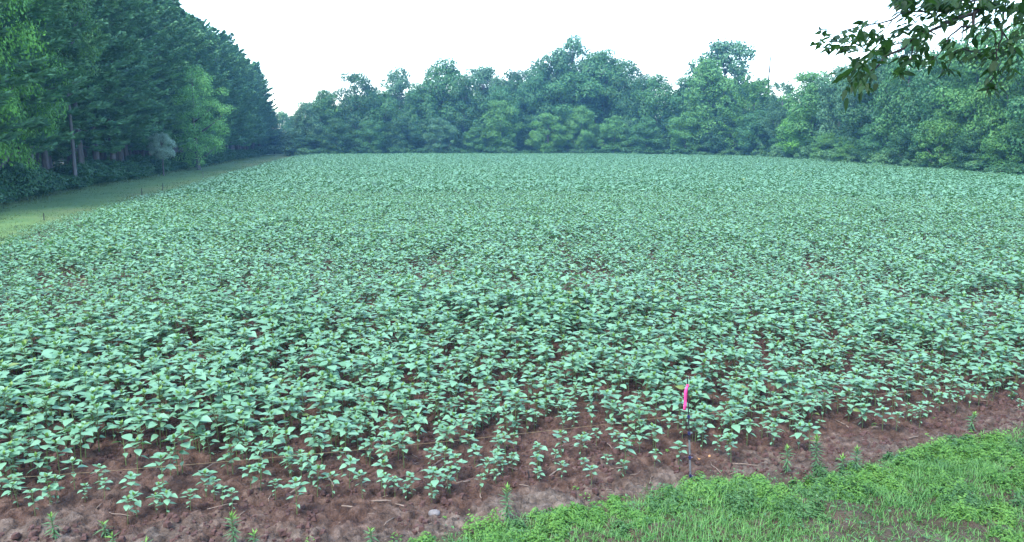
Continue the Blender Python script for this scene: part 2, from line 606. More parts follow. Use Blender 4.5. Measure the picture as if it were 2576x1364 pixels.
SEED = [(131, 1275), (215, 1268), (44, 1248), (265, 1272), (322, 1319), (345, 1300), (393, 1292), (420, 1292), (586, 1296), (632, 1245), (748, 1304), (694, 1265), (799, 1257), (838, 1261),
        (912, 1265), (994, 1265), (1037, 1257), (1096, 1265), (1127, 1249), (1209, 1245), (1358, 1175), (1469, 1195), (1565, 1202), (1119, 1202), (1194, 1179), (1573, 1199), (1646, 1180),
        (1648, 1151), (1707, 1180), (1765, 1139), (1832, 1164), (1878, 1130), (1944, 1130), (2107, 1043), (2169, 1080), (2253, 1097), (2219, 1089), (2361, 1047), (2403, 1043), (2461, 1030),
        (2482, 1026), (90, 1310), (480, 1290), (540, 1262), (250, 1240), (330, 1262), (405, 1275), (880, 1240), (960, 1238), (2000, 1100), (2060, 1090), (2320, 1030), (2540, 1010)]
sg = np.array([ground(*q) for q in SEED])
px, py = np.concatenate([sg[:, 0], px]), np.concatenate([sg[:, 1], py])
dens, dist = np.concatenate([np.full(len(sg), .1), dens]), np.concatenate([np.hypot(sg[:, 0], sg[:, 1]), dist])
size, pz = np.concatenate([RNG.uniform(.34, .62, len(sg)), size]), np.concatenate([soil_z(sg[:, 0], sg[:, 1]), pz])
vx, vy, _ = view_xy(np.stack([px, py, np.full(px.size, .25)], 1))
seen = (vx > -20) & (vx < 2596) & (vy < 1380)
order = np.argsort(np.where(seen, dist - 3.0 * (size - .8), 1e9))
ind = order[:300]
rest = np.ones(px.size, bool)
rest[ind] = False

SUNM = []
for k in range(10):
    st, fo, sh = sunflower(100 + k, 0)
    SUNM.append((st.mesh('stem', M['sun_stem'], True), fo.mesh('leaves', M['sun_leaf'], True), sh.mesh('shoot', M['sun_shoot'], True)))
stake_xy = ground(1737, 1213)
n_alone = 0
for k, i in enumerate(ind):
    v = k % 10
    near_stake = math.hypot(px[i] - stake_xy[0], py[i] - stake_xy[1])
    if dens[i] < .35:
        lab, grp = 'small young sunflower seedling standing sparsely on the bare soil before the crop', 'sunflower seedlings on the bare soil strip'
    elif dens[i] < 1:
        lab, grp = 'young sunflower with spread pale leaves in the thin outer rows beside bare soil', 'sunflowers in the thin outer rows'
    else:
        lab, grp = 'leafy young sunflower standing in the dense front of the green crop', 'sunflowers in the dense crop front'
    s = float(size[i])
    t = thing('sunflower_plant', (px[i], py[i], pz[i]), lab, 'sunflower', grp, RNG.uniform(0, 6.28), (s, s, s * RNG.uniform(.85, 1.12)))
    for nm, me in zip(('stem', 'leaves', 'shoot'), SUNM[v]):
        link(nm, me, t)


def merge(templates, idx, name):
    """All the plants idx, drawn from templates, as one array."""
    outV, outQ, outM, n = [], [], [], 0
    pick = RNG.integers(0, len(templates), len(idx))
    for k, (V, Q, Mi) in enumerate(templates):
        ii = idx[pick == k]
        if not len(ii):
            continue
        a = RNG.uniform(0, 6.28, len(ii))
        s = size[ii]
        c, sn = np.cos(a) * s, np.sin(a) * s
        W = np.empty((len(ii), len(V), 3), np.float32)
        W[:, :, 0] = V[None, :, 0] * c[:, None] - V[None, :, 1] * sn[:, None] + px[ii][:, None]
        W[:, :, 1] = V[None, :, 0] * sn[:, None] + V[None, :, 1] * c[:, None] + py[ii][:, None]
        W[:, :, 2] = V[None, :, 2] * (s * RNG.uniform(.85, 1.12, len(ii)))[:, None] + pz[ii][:, None]
        outV.append(W.reshape(-1, 3))
        outQ.append((Q[None] + (np.arange(len(ii)) * len(V))[:, None, None]).reshape(-1, 4) + n)
        outM.append(np.tile(Mi, len(ii)))
        n += len(ii) * len(V)
    return np.vstack(outV), np.vstack(outQ), np.concatenate(outM)


def template(seed, lod):
    st, fo, sh = sunflower(seed, lod)
    b = MB()
    for m, p in (((1, st), (0, fo), (2, sh)) if lod < 2 else ((0, fo),)):
        if p.v:
            V, Q, _ = p.arrays()
            b.add(V, Q, m)
    return b.arrays()


bands = [(0, 14, 0), (14, 42, 1), (42, 999, 2)]
aV, aQ, aM, n = [], [], [], 0
for lo, hi, lod in bands:
    idx = np.where(rest & (dist >= lo) & (dist < hi))[0]
    if not len(idx):
        continue
    if lod == 2:
        size[idx] *= 1.2
    V, Q, Mi = merge([template(300 + lod * 50 + k, lod) for k in range(10)], idx, '')
    aV.append(V); aQ.append(Q + n); aM.append(Mi); n += len(V)
    print('crop lod', lod, len(idx), 'plants', len(Q), 'faces')
me = mesh_of('sunflower_crop', np.vstack(aV), np.vstack(aQ), np.concatenate(aM), [M['sun_leaf'], M['sun_stem'], M['sun_shoot']], True)
tag(link('sunflower_crop', me), 'dense green sunflower crop filling the field back to the trees', 'crop', kind='stuff')
del aV, aQ, aM


# ------------------------------------------------------------------ trees
def rand_dirs(r, n):
    d = r.normal(size=(n, 3))
    return d / np.linalg.norm(d, axis=1, keepdims=True)


def leaf_quads(P, Nn, size, r, aspect=.62, fold=.12):
    n = len(P)
    t = np.cross(Nn, rand_dirs(r, n))
    t /= np.linalg.norm(t, axis=1, keepdims=True) + 1e-9
    b = np.cross(Nn, t)
    u, v = t * (size / 2)[:, None], b * (size * aspect / 2)[:, None]
    k = Nn * (size * fold)[:, None]
    return np.stack([P - u, P + v - k, P + u, P - v - k], 1)


def crown(seed, H=10.0, Rd=3.5, base=1.0, nl=46, per=230, ls=.42, lob=(.20, .36), top=.0, dense=.0):
    """Deciduous crown: leaf clumps on lobes spread over an egg-shaped outline."""
    r = np.random.default_rng(seed)
    out = MB()
    cz, hz = (H + base) / 2, (H - base) / 2
    C = []
    g = math.pi * (3 - math.sqrt(5))
    for i in range(nl):
        zf = 1 - 2 * (i + .5) / nl
        zf = zf * .97 + r.normal(0, .05)
        zf = max(-1, min(1, zf))
        rr = math.sqrt(max(0, 1 - zf * zf)) ** .8
        a = i * g + r.normal(0, .35)
        q = r.uniform(.55, 1.0) if i % 3 else r.uniform(.15, .6)
        widen = 1.0 - .22 * zf
        C.append((math.cos(a) * rr * q * Rd * widen, math.sin(a) * rr * q * Rd * widen, cz + zf * hz * r.uniform(.82, .98), r.uniform(*lob) * Rd * (1 if zf < .7 else .85)))
    for (x, y, z, rl) in C:
        n = int(per * (rl / (.28 * Rd)) ** 2 * r.uniform(.7, 1.2))
        d = rand_dirs(r, n * 2)
        d = d[(d[:, 2] > -.55) | (r.random(len(d)) < .3)][:n]
        n = len(d)
        rad = rl * (1 - .5 * r.random(n) ** 1.8) * (1 + .22 * np.sin(d[:, 0] * 5 + x) * np.cos(d[:, 1] * 5 + z))
        P = np.array([x, y, z]) + d * rad[:, None] * [1.1, 1.1, .78]
        Nn = d * .75 + [0, 0, .5] + r.normal(0, .42, (n, 3))
        Nn /= np.linalg.norm(Nn, axis=1, keepdims=True)
        out.quads(leaf_quads(P, Nn, ls * r.uniform(.55, 1.25, n), r))
    return out, C


def trunk_of(C, H, base, rad, seed, limbs=12):
    r = np.random.default_rng(seed)
    out = MB()
    z = np.array([-.3, .25, H * .25, H * .5, H * .78])
    w = r.normal(0, .012 * H, (5, 2))
    w[0] = w[1] = 0
    P = np.column_stack([w, z])
    out.tube(P, rad * np.array([1.35, 1.0, .8, .5, .15]), 8)
    C2 = [c for c in C if c[2] > base]
    for i in r.permutation(len(C2))[:limbs]:
        c = np.array(C2[i][:3])
        zz = max(base * .8 + .4, c[2] - np.hypot(c[0], c[1]) * .8)
        zz = min(zz, H * .7)
        s = np.array([np.interp(zz, z, w[:, 0]), np.interp(zz, z, w[:, 1]), zz])
        mid = s * .45 + c * .55 + [0, 0, -.06 * H * .3]
        out.tube([s, mid, c], rad * np.array([.38, .22, .06]), 5)
    return out


def dec_variant(seed, **kw):
    c, C = crown(seed, **kw)
    H, b = kw.get('H', 10.0), kw.get('base', 1.0)
    t = trunk_of(C, H, b, kw.get('rad', .02 * H) if False else .02 * H, seed + 1)
    return t.mesh('trunk', M['bark'], True), c.mesh('crown', M['mid'])


DEC = [dec_variant(500 + k, H=10, Rd=3.4, base=.9, nl=62, per=330, ls=.25, lob=(.15, .38)) for k in range(5)]           # leafy to the ground
DECT = [dec_variant(540 + k, H=10, Rd=3.0, base=4.0, nl=34, per=280, ls=.26, lob=(.20, .38)) for k in range(3)]  # high open crowns
DECN = [dec_variant(560 + k, H=10, Rd=3.6, base=.8, nl=90, per=420, ls=.15, lob=(.14, .27)) for k in range(2)]  # finer, stands closer


def feather(seed, H=10.0, Rd=3.2, base=.8):
    """Feathery crown of thin upright sprays."""
    r = np.random.default_rng(seed)
    out = MB()
    C = []
    for i in range(110):
        a, zf = r.uniform(0, 6.28), r.random() ** .8
        rr = Rd * (1 - .75 * max(0, zf - .35) / .65) * r.uniform(.3, 1)
        z0 = base + zf * (H - base) * .86
        p0 = np.array([math.cos(a) * rr, math.sin(a) * rr, z0])
        d = np.array([math.cos(a) * .6, math.sin(a) * .6, .8 + r.normal(0, .2)])
        d /= np.linalg.norm(d)
        Lb = r.uniform(.9, 1.8)
        C.append((*p0, .3))
        n = 95
        t = r.random(n)
        P = p0 + d * (t * Lb)[:, None] + [0, 0, -.25] * (t ** 2)[:, None] + r.normal(0, .17, (n, 3)) * (1.1 - .7 * t)[:, None]
        Nn = rand_dirs(r, n) * .8 + [0, 0, .6]
        Nn /= np.linalg.norm(Nn, axis=1, keepdims=True)
        out.quads(leaf_quads(P, Nn, r.uniform(.14, .30, n), r, .45))
    t = trunk_of(C, H, base, .18, seed)
    return t.mesh('trunk', M['bark'], True), out.mesh('crown', M['light'])


DECH = [dec_variant(575, H=10, Rd=3.4, base=4.4, nl=70, per=420, ls=.15, lob=(.14, .27))]
FEA = [feather(590), feather(591)]


def pine(seed, H=18.0, low=2.6, Rm=3.9, nb=84, tuft=112):
    """White pine: whorled level branches carrying flat plumes of needles."""
    r = np.random.default_rng(seed)
    out, tr = MB(), MB()
    z = np.linspace(-.3, H, 9)
    w = np.cumsum(r.normal(0, .05, (9, 2)), 0)
    w[:2] = 0
    tr.tube(np.column_stack([w, z]), np.interp(z, [-.3, .4, 3, H], [.30, .23, .19, .02]), 8)
    a = r.uniform(0, 6.28)
    for i in range(nb):
        f = (i + .5) / nb
        zb = low + (H - low - .2) * f ** .92 + r.normal(0, .12)
        a += 2.399 + r.normal(0, .25)
        prof = np.interp((zb - low) / (H - low), [0, .12, .35, .7, .92, 1.0], [.70, .95, 1.0, .68, .30, .07])
        Lb = Rm * prof * r.uniform(.60, 1.26)
        up = np.interp((zb - low) / (H - low), [0, .4, .8, 1], [-.12, .10, .42, .95]) + r.normal(0, .06)
        c0 = np.array([np.interp(zb, z, w[:, 0]), np.interp(zb, z, w[:, 1]), zb])
        h = np.array([math.cos(a), math.sin(a), 0])
        s = np.array([-math.sin(a), math.cos(a), 0])

        def pos(t):
            t = np.asarray(t)[..., None]
            return c0 + h * (t * Lb) + np.array([0, 0, 1.0]) * (Lb * (t * up - .12 * t * (1 - t) * 2 + .10 * t ** 3))
        tr.tube(pos(np.array([0, .5, .95])), [.035 + .012 * Lb / 4, .028, .008], 4, 0, False)
        n = int(tuft * (.35 + .65 * Lb / Rm))
        t = .22 + .78 * r.random(n) ** .75
        wd = .40 * Lb * np.sin(np.clip(t, 0, 1) * 2.6 + .25) * .55 + .10
        off = r.uniform(-1, 1, n)
        P = pos(t) + s * (off * wd)[:, None] + np.array([0, 0, 1.0]) * (r.normal(0, .05, n) - .06 * np.abs(off))[:, None]
        for q in range(4):
            dirn = h * r.uniform(.5, 1.0, n)[:, None] + s * (off * .8 + r.normal(0, .5, n))[:, None] + np.array([0, 0, 1.0]) * (.30 + r.normal(0, .28, n))[:, None]
            dirn /= np.linalg.norm(dirn, axis=1, keepdims=True)
            side = np.cross(dirn, np.array([0, 0, 1.0]) + r.normal(0, .5, (n, 3)))
            side /= np.linalg.norm(side, axis=1, keepdims=True) + 1e-9
            ln, wv = r.uniform(.22, .46, n)[:, None], r.uniform(.05, .10, n)[:, None]
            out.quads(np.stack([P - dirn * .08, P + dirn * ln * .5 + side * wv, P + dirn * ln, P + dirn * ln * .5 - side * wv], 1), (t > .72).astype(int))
    return tr.mesh('trunk', M['bark'], True), out.mesh('crown', [M['pine'], M['pine_tip']])


PINE = [pine(700), pine(701, Rm=4.3), pine(702, low=3.2), pine(703, Rm=4.0, nb=90)]
PINELOW = [pine(720, low=.6, Rm=3.6, nb=150, tuft=34)]
PINEHI = [pine(710, low=6.5, Rm=3.4, nb=110, tuft=40)]


def put_tree(name, var, loc, h0, H, W0, W, label, cat='tree', group=None, m=None, rz=None, bark=None):
    """A copy of a tree: trunk and crown share mesh data; scaled from h0 x W0 to H x W."""
    t = thing(name, loc, label, cat, group, RNG.uniform(0, 6.28) if rz is None else rz, (W / W0, W / W0, H / h0))
    tr = link('trunk', var[0], t)
    cr = link('crown', var[1], t)
    for o, mm in ((cr, m), (tr, bark)):
        if mm:
            o.material_slots[0].link = 'OBJECT'
            o.material_slots[0].material = M[mm]
    return t


# far wood across the field: view column, top, width (view px), metres behind the crop edge, shape, tint, label
FW = [
    (712, 288, 62, 85, 'D', 'light', 'small pale green tree seen through the gap between pine wood and far wood'),
    (742, 300, 60, 70, 'D', 'dark', 'low dark bushy tree closing the gap where the path ends'),
    (775, 262, 66, 8, 'D', 'grey', 'low grey green tree that starts the far wood beside the gap'),
    (822, 233, 84, 10, 'D', 'mid', 'round topped tree second from the gap in the far wood'),
    (905, 190, 108, 9, 'D', 'dark', 'dark domed tree making the first peak of the far wood from the gap'),
    (960, 232, 90, 7, 'D', 'mid', 'lower tree in the dip between the domed tree and the hazy tree'),
    (1012, 182, 92, 18, 'T', 'grey', 'hazy blue grey tree standing back behind the dip in the far wood'),
    (1062, 212, 84, 9, 'D', 'mid', 'mid green tree before the hazy blue grey tree'),
    (1118, 152, 104, 10, 'D', 'mid', 'tall narrow tree with pointed crown between hazy tree and flat topped trees'),
    (1170, 205, 84, 7, 'D', 'dark', 'dark tree filling the step beside the pointed crown'),
    (1218, 160, 106, 16, 'T', 'grey', 'pale flat topped tree set back in the middle of the far wood'),
    (1290, 170, 100, 12, 'D', 'dark', 'dark flat topped tree next to the pale flat topped one'),
    (1262, 215, 96, 6, 'D', 'mid', 'mid height tree standing before the two flat topped trees'),
    (1345, 172, 84, 9, 'D', 'mid', 'tree at the foot of the tall peak rising beside flat topped trees'),
    (1392, 122, 100, 13, 'T', 'dark', 'dark open crowned tree at the shoulder of the tallest peak'),
    (1436, 98, 124, 14, 'T', 'grey', 'tallest airy crown forming the peak in the middle of the far wood'),
    (1440, 178, 150, 8, 'D', 'mid', 'broad leafy tree spread below the tallest airy crown'),
    (1512, 120, 120, 12, 'D', 'mid', 'broad crowned tall tree just past the tallest peak'),
    (1572, 158, 96, 11, 'T', 'dark', 'open branched tree with sky showing through at the end of the tall peak'),
    (1600, 195, 80, 7, 'D', 'dark', 'shorter dark tree stepping down from the tall peak'),
    (1650, 182, 106, 7, 'D', 'mid', 'rounded tree in the low saddle between the two highest peaks'),
    (1728, 190, 92, 8, 'D', 'mid', 'leafy tree rising from the saddle to the detached high crown'),
    (1812, 90, 140, 16, 'T', 'grey', 'detached high umbrella crown standing above its neighbours beside the bare snag'),
    (1775, 148, 118, 6, 'D', 'light', 'light green rounded tree below the detached high crown'),
    (1890, 172, 150, 4, 'F', 'light', 'broad feathery pale tree below the bare snag'),
    (1962, 186, 100, 6, 'F', 'grey', 'feathery grey green tree just past the bare snag'),
    (2040, 172, 130, 6, 'D', 'light', 'light green round tree below the tip of the overhanging branch'),
    (2105, 158, 110, 9, 'D', 'grey', 'grey green tree rising behind the tip of the overhanging branch'),
    (2185, 132, 130, 7, 'D', 'dark', 'dark tree behind the first leaf cluster of the overhanging branch'),
    (2270, 100, 130, 6, 'D', 'mid', 'mid green tree behind the middle of the overhanging branch'),
    (2355, 92, 130, 6, 'D', 'mid', 'tall tree behind the densest part of the overhanging branch'),
    (2440, 62, 140, 6, 'D', 'light', 'tall light green tree showing through the hanging twigs'),
    (2535, 48, 150, 6, 'D', 'light', 'tall light tree showing behind the last twigs at the picture edge'),
    (2640, 30, 170, 6, 'D', 'mid', 'tall tree of the far wood cut off by the picture edge'),
]
# lower trees and saplings leaning out of the wood edge
FE = [
    (850, 292, 70, 'D', 'dark', 'dark low tree at the wood edge under the second tree from the gap'),
    (930, 300, 74, 'D', 'mid', 'leafy low tree at the wood edge under the first peak'),
    (1015, 285, 70, 'D', 'dark', 'dark low tree at the wood edge below the hazy blue grey tree'),
    (1110, 290, 80, 'D', 'grey', 'greyish low tree at the wood edge below the pointed crown'),
    (1200, 316, 64, 'D', 'mid', 'small leafy tree at the wood edge below the pale flat topped tree'),
    (1262, 245, 90, 'D', 'light', 'light green lobed tree leaning out below the flat topped trees'),
    (1378, 282, 92, 'D', 'yellow', 'yellowish green small tree at the wood edge below the tall peak'),
    (1462, 262, 74, 'D', 'light', 'slim light green tree standing out below the tallest crown'),
    (1545, 285, 84, 'D', 'light', 'light green bushy tree at the wood edge past the tall peak'),
    (1625, 290, 80, 'D', 'mid', 'mid green bushy tree at the wood edge under the saddle'),
    (1725, 275, 86, 'D', 'light', 'pale lobed tree at the wood edge before the detached crown'),
    (1815, 292, 90, 'D', 'dark', 'dark bushy tree at the wood edge under the detached crown'),
    (1905, 270, 100, 'D', 'mid', 'mid green tree at the wood edge under the feathery pale tree'),
    (2010, 262, 100, 'D', 'bright', 'fresh green lobed tree standing out below the light round tree'),
    (2080, 330, 70, 'D', 'light', 'small light green bushy tree beside the yellowish sapling'),
    (2135, 338, 74, 'D', 'yellow', 'yellowish sapling at the wood edge below the tip of the overhanging branch'),
    (2215, 275, 110, 'D', 'mid', 'layered mid green tree at the wood edge below the first leaf cluster'),
    (2300, 300, 100, 'D', 'dark', 'dark tree at the wood edge below the hanging twigs'),
    (2368, 262, 110, 'D', 'light', 'light green tree at the wood edge below the densest hanging leaves'),
    (2450, 310, 90, 'D', 'dark', 'dark leafy tree next to the last pale tree of the wood edge'),
    (2545, 300, 130, 'D', 'light', 'pale leafy tree at the wood edge touching the picture edge'),
]


def edge_depth(col):
    """Distance of the crop's far edge in a view column."""
    lo, hi = 20.0, 200.0
    for _ in range(40):
        mid = (lo + hi) / 2
        if mid < far_y(x_at(col, mid)): lo = mid
        else: hi = mid
    return lo


vsel = {'D': DEC, 'T': DECT, 'F': FEA}
for k, (col, top, wpx, back, sh, tint, lab) in enumerate(FW):
    d = edge_depth(max(760, col))
    Y = d + back * (.45 + .55 * d / 140) + 1.5
    H = height_at(top - (13 if col < 1200 or col > 2150 else 6), Y)
    W = wpx * 1.2 / F * Y * .5
    put_tree('broadleaf_tree', vsel[sh][k % len(vsel[sh])], (x_at(col, Y), Y, -.1), 10.3 if sh != 'F' else 10.6, H, 3.4 if sh != 'T' else 3.0, W, lab, m=tint)
for k, (col, top, wpx, sh, tint, lab) in enumerate(FE):
    d = edge_depth(col)
    Y = d + 2.2 + (k % 3) * .8
    H = height_at(top, Y)
    put_tree('edge_tree', DEC[(k * 3 + 1) % 5], (x_at(col, Y), Y, -.1), 10.3, H, 3.4, wpx * 1.05 / F * Y * .5, lab, m=tint)
# deeper rows that close the wood
for k in range(46):
    col = 770 + k * 43 + random.uniform(-14, 14)
    d = edge_depth(col)
    Y = d + 14 + random.uniform(0, 10) + (8 if k % 2 else 0)
    tops = np.interp(col, [760, 905, 1012, 1118, 1290, 1436, 1540, 1650, 1812, 1962, 2105, 2355, 2640], [300, 225, 225, 200, 200, 150, 170, 225, 170, 225, 190, 130, 80])
    H = height_at(tops + random.uniform(2, 28), Y)
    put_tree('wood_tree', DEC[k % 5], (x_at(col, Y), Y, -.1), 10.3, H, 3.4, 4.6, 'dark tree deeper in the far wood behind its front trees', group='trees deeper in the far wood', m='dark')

for k in range(64):
    col = 765 + k * 30 + random.uniform(-10, 10)
    Y = edge_depth(col) + random.uniform(7, 10)
    t = thing('wood_thicket', (x_at(col, Y), Y, -.3), 'low dark thicket inside the far wood between its trunks', 'thicket', 'thickets inside the far wood', RNG.uniform(0, 6.28), (.9, .9, .42))
    link('trunk', DEC[k % 5][0], t)
    c_ = link('crown', DEC[k % 5][1], t)
    c_.material_slots[0].link = 'OBJECT'
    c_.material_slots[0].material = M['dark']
for k in range(14):
    Y = 175 + (k % 4) * 2.5
    t = thing('wood_thicket', (-51 - k * 2.0 - (k % 3) * .5, Y, -.3), 'low dark thicket closing the far end of the pine wood', 'thicket', 'thickets at the end of the pine wood', RNG.uniform(0, 6.28), (1.0, 1.0, .5))
    link('trunk', DEC[k % 5][0], t)
    c_ = link('crown', DEC[k % 5][1], t)
    c_.material_slots[0].link = 'OBJECT'
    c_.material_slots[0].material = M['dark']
# bare snag
Y = edge_depth(1924) + 10
b = MB()
H = height_at(130, Y)
b.tube([(0, 0, -.2), (.1, 0, H * .4), (-.05, .05, H * .75), (.06, 0, H * .93), (.16, 0, H)], [.22, .16, .12, .095, .05], 7)
b.tube([(-.03, .05, H * .8), (.5, .1, H * .86)], [.05, .02], 5)
t = b.build('snag_trunk', M['bark_dark'], None, True)
t.name = 'dead_snag'
t.location = (x_at(1924, Y), Y, 0)
tag(t, 'bare dead snag sticking up above the feathery pale tree', 'dead tree')

# ---- pine wood beyond the path
PG = 'pines along the mown path'
y = 27.0
k = 0
ends = None
while y < 172:
    for row in range(5):
        yy = y + random.uniform(-.8, .8) + (1.6 if row % 2 else 0)
        x = float(tree_x(yy)) - 2.2 - row * 3.6 + random.uniform(-.6, .6)
        if row == 0 and y < 31:
            continue
        var = PINE[(k * 7 + row) % 4] if row < 2 else (PINEHI[0] if row < 4 else PINELOW[0])
        Hn = random.uniform(16.8, 19.2)
        if row == 0:
            lab, grp = 'tall dark pine in the front row along the mown path', PG
            if k == 3:
                lab, grp = 'pine with thick pale grey lower trunk, first bare trunk seen along the path', None
            if y > 168.5:
                lab, grp = 'last pine of the row where the path runs out of sight', None
        elif row == 1:
            lab, grp = 'tall dark pine in the second row behind the path side pines', 'pines in the second row of the wood'
        elif row == 4:
            lab, grp = 'low branched pine closing the dark inside of the pine wood', 'low branched pines inside the wood'
        else:
            lab, grp = 'bare trunked pine deep in the dark pine wood', 'pines deep in the wood'
        if row != 3 or k % 2 == 0:
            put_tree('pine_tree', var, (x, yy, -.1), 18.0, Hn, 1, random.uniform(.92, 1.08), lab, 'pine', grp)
    y += 3.7
    k += 1

# broadleaf trees on the pine side, near to far
def side_tree(name, var, col, Y, off, H, Wd, tint, lab, h0=10.3, w0=3.6):
    x = float(tree_x(Y)) + off if col is None else x_at(col, Y)
    return put_tree(name, var, (x, Y, -.1), h0, H, w0, Wd, lab, m=tint)


side_tree('broadleaf_tree', DECN[0], -45, 36.5, 0, 15.5, 3.0, 'bright', 'fresh green broadleaf tree hanging over the shrubs at the picture edge before the pines')
side_tree('broadleaf_tree', DECN[1], 60, 42.0, 0, 16.0, 2.3, 'bright', 'bright green tall broadleaf tree between the edge tree and the yellowing tree')
t = side_tree('broadleaf_tree', DECH[0], 192, 51.0, 0, 15.0, 2.4, 'yellow', 'yellowing broadleaf crown in front of the pines beside the bright green tree')
side_tree('broadleaf_tree', DECN[1], 500, 81.0, 0, 10.6, 3.6, 'lime', 'rounded light green tree standing out from the pine wall half way along the path')
side_tree('broadleaf_tree', DEC[2], 668, 176.0, 0, 12, 3.2, 'grey', 'grey green tree behind the last pine at the end of the path')


# ---- shrubs
def shrub(seed, ls=.13, n=26, per=85):
    c, C = crown(seed, H=1.3, Rd=.85, base=.12, nl=n, per=per, ls=ls, lob=(.24, .42))
    t = trunk_of(C, 1.3, .15, .03, seed, 6)
    return t.mesh('stem', M['bark_dark'], True), c.mesh('foliage', M['shrub'])


SH = [shrub(800 + k) for k in range(4)]


def put_shrub(name, k, loc, H, W, label, group, tint):
    t = thing(name, loc, label, 'shrub', group, RNG.uniform(0, 6.28), (W / .85, W / .85, H / 1.35))
    link('stem', SH[k % 4][0], t)
    f = link('foliage', SH[k % 4][1], t)
    f.material_slots[0].link = 'OBJECT'
    f.material_slots[0].material = M[tint]
    return t


side_tree('silvery_sapling', DECT[1], 412, 68.0, 0, 3.9, 1.05, 'white', 'small whitish sapling at the path edge under the pines', 10.3, 3.0)
y, k = 27.5, 0
while y < 172:
    for row in range(2):
        yy = y + random.uniform(-.5, .5)
        put_shrub('dark_shrub', k, (float(tree_x(yy)) - .35 - row * 1.6 + random.uniform(-.5, .4), yy, -.06), random.uniform(.9, 1.9) * (1.15 if yy < 45 else 1), random.uniform(1.0, 1.5),
                  'dark leafy shrub in the low band at the foot of the pines' if row == 0 else 'dark shrub half hidden between pine trunks behind the low shrub band',
                  'shrubs at the foot of the pines' if row == 0 else 'shrubs between the pine trunks', 'shrub')
        k += 1
    y += 1.75 + y * .012
for k in range(44):
    col = 775 + k * 42 + random.uniform(-12, 12)
    Y = edge_depth(col) + 1.6 + random.uniform(-.3, .5)
    pale = 1760 < col < 2300
    big = 1.0 + (.5 if 1950 < col < 2250 else 0)
    put_shrub('edge_shrub', k, (x_at(col, Y), Y, -.06), random.uniform(1.1, 1.9) * big * (.7 + .3 * Y / 150), random.uniform(1.5, 2.2) * (.6 + .4 * Y / 150),
              'pale low shrub in the grassy band between crop and far wood' if pale else 'dark low shrub at the foot of the far wood along the crop edge',
              'pale shrubs along the far crop edge' if pale else 'dark shrubs along the far crop edge', 'shrubl' if pale or k % 4 == 0 else 'shrub')
Y = 146.0
put_shrub('round_bush', 1, (x_at(742, Y), Y, -.06), 2.4, 2.5, 'rounded grey green bush where the path meets the far crop corner', None, 'grey')
put_shrub('round_bush', 2, (x_at(690, 168), 168, -.06), 1.9, 3.0, 'low pale bush at the end of the path before the gap', None, 'shrubl')


# ------------------------------------------------------------------ long grass at wood edges and on the path
def blades(P, h, w, r, lean=.35, seg=3):
    """Curved grass blades as strips of quads; P (n,3)."""
    n = len(P)
    a = r.uniform(0, 6.28, n)
    d = np.stack([np.cos(a), np.sin(a), np.zeros(n)], 1)
    s = np.stack([-np.sin(a), np.cos(a), np.zeros(n)], 1)
    L = np.abs(r.normal(lean, lean * .5, n))
    rows = []
    for k in range(seg + 1):
        t = k / seg
        c = P + d * (L * h * t ** 2)[:, None] + np.array([0, 0, 1.0]) * (h * (t - .35 * L * t ** 2))[:, None]
        ww = (np.broadcast_to(w, (n,)) * (1 - t) ** .6 * .5 + .0004)[:, None]
        rows.append((c + s * ww, c - s * ww))
    Cq = [np.stack([rows[k][0], rows[k][1], rows[k + 1][1], rows[k + 1][0]], 1) for k in range(seg)]
    V = np.concatenate([np.stack([rows[k][0], rows[k][1]], 1) for k in range(seg + 1)], 1)      # n, 2(seg+1), 3
    nv = 2 * (seg + 1)
    q = np.array([(2 * k, 2 * k + 1, 2 * k + 3, 2 * k + 2) for k in range(seg)])
    Q = (q[None] + (np.arange(n) * nv)[:, None, None]).reshape(-1, 4)
    return V.reshape(-1, 3), Q


r = np.random.default_rng(31)
b = MB()
# tufts along both sides of the path and over it
n = 42000
yy = 24 + 130 * r.random(n) ** 1.7
tt = r.random(n)
xx = tree_x(yy) - .6 + (left_x(yy) - tree_x(yy) + .8) * tt
clump = fbm(xx, yy, .9, 90, 3)
edge = np.clip(np.abs(tt - .5) * 2.6 - .5, .0, 1)
keep = r.random(n) < np.clip(clump * 1.3 - .25 + edge * .6, .05, 1)
xx, yy, edge = xx[keep], yy[keep], edge[keep]
h = (.05 + np.where(tt[keep] < .5, .20, .06) * edge) * r.uniform(.5, 1.4, len(xx))
V, Q = blades(np.stack([xx, yy, np.full(len(xx), .0)], 1), h, .012 + .0006 * yy, r, .5, 2)
b.add(V, Q)
M['pgrass'] = leaf_mat('path_grass', (.062, .128, .040), (.115, .165, .060), rough=.7, trans=.2, nscale=.25, island=.45)
tag(b.build('path_grass', M['pgrass']), 'short yellowing grass on the mown path between crop and pines', 'grass', kind='stuff')
b = MB()
n = 16000
col = r.uniform(760, 2640, n)
ed = np.interp(col, np.arange(760, 2660, 20), [edge_depth(c) for c in np.arange(760, 2660, 20)])
yy = ed + .6 + 2.6 * r.random(n)
xx = (col - CX) / F * (yy * cp + CAMH * sp)
h = r.uniform(.35, 1.0, n) * (.4 + .8 * vnoise(xx * .35, yy * .35, 8))
V, Q = blades(np.stack([xx, yy, np.zeros(n)], 1), h, .03 + .0004 * yy, r, .4, 2)
b.add(V, Q)
M['egrass'] = leaf_mat('edge_grass', (.05, .095, .035), (.12, .16, .06), rough=.7, trans=.2, nscale=.3)
tag(b.build('edge_grass', M['egrass']), 'rough tall grass in the strip between crop and far wood', 'grass', kind='stuff')


# ------------------------------------------------------------------ verge: grass and low weeds
def on_verge(x, y):
    return y < line_y(verge_line, x) + .16 * (fbm(x, y, 2.5, 77, 2) - .5)


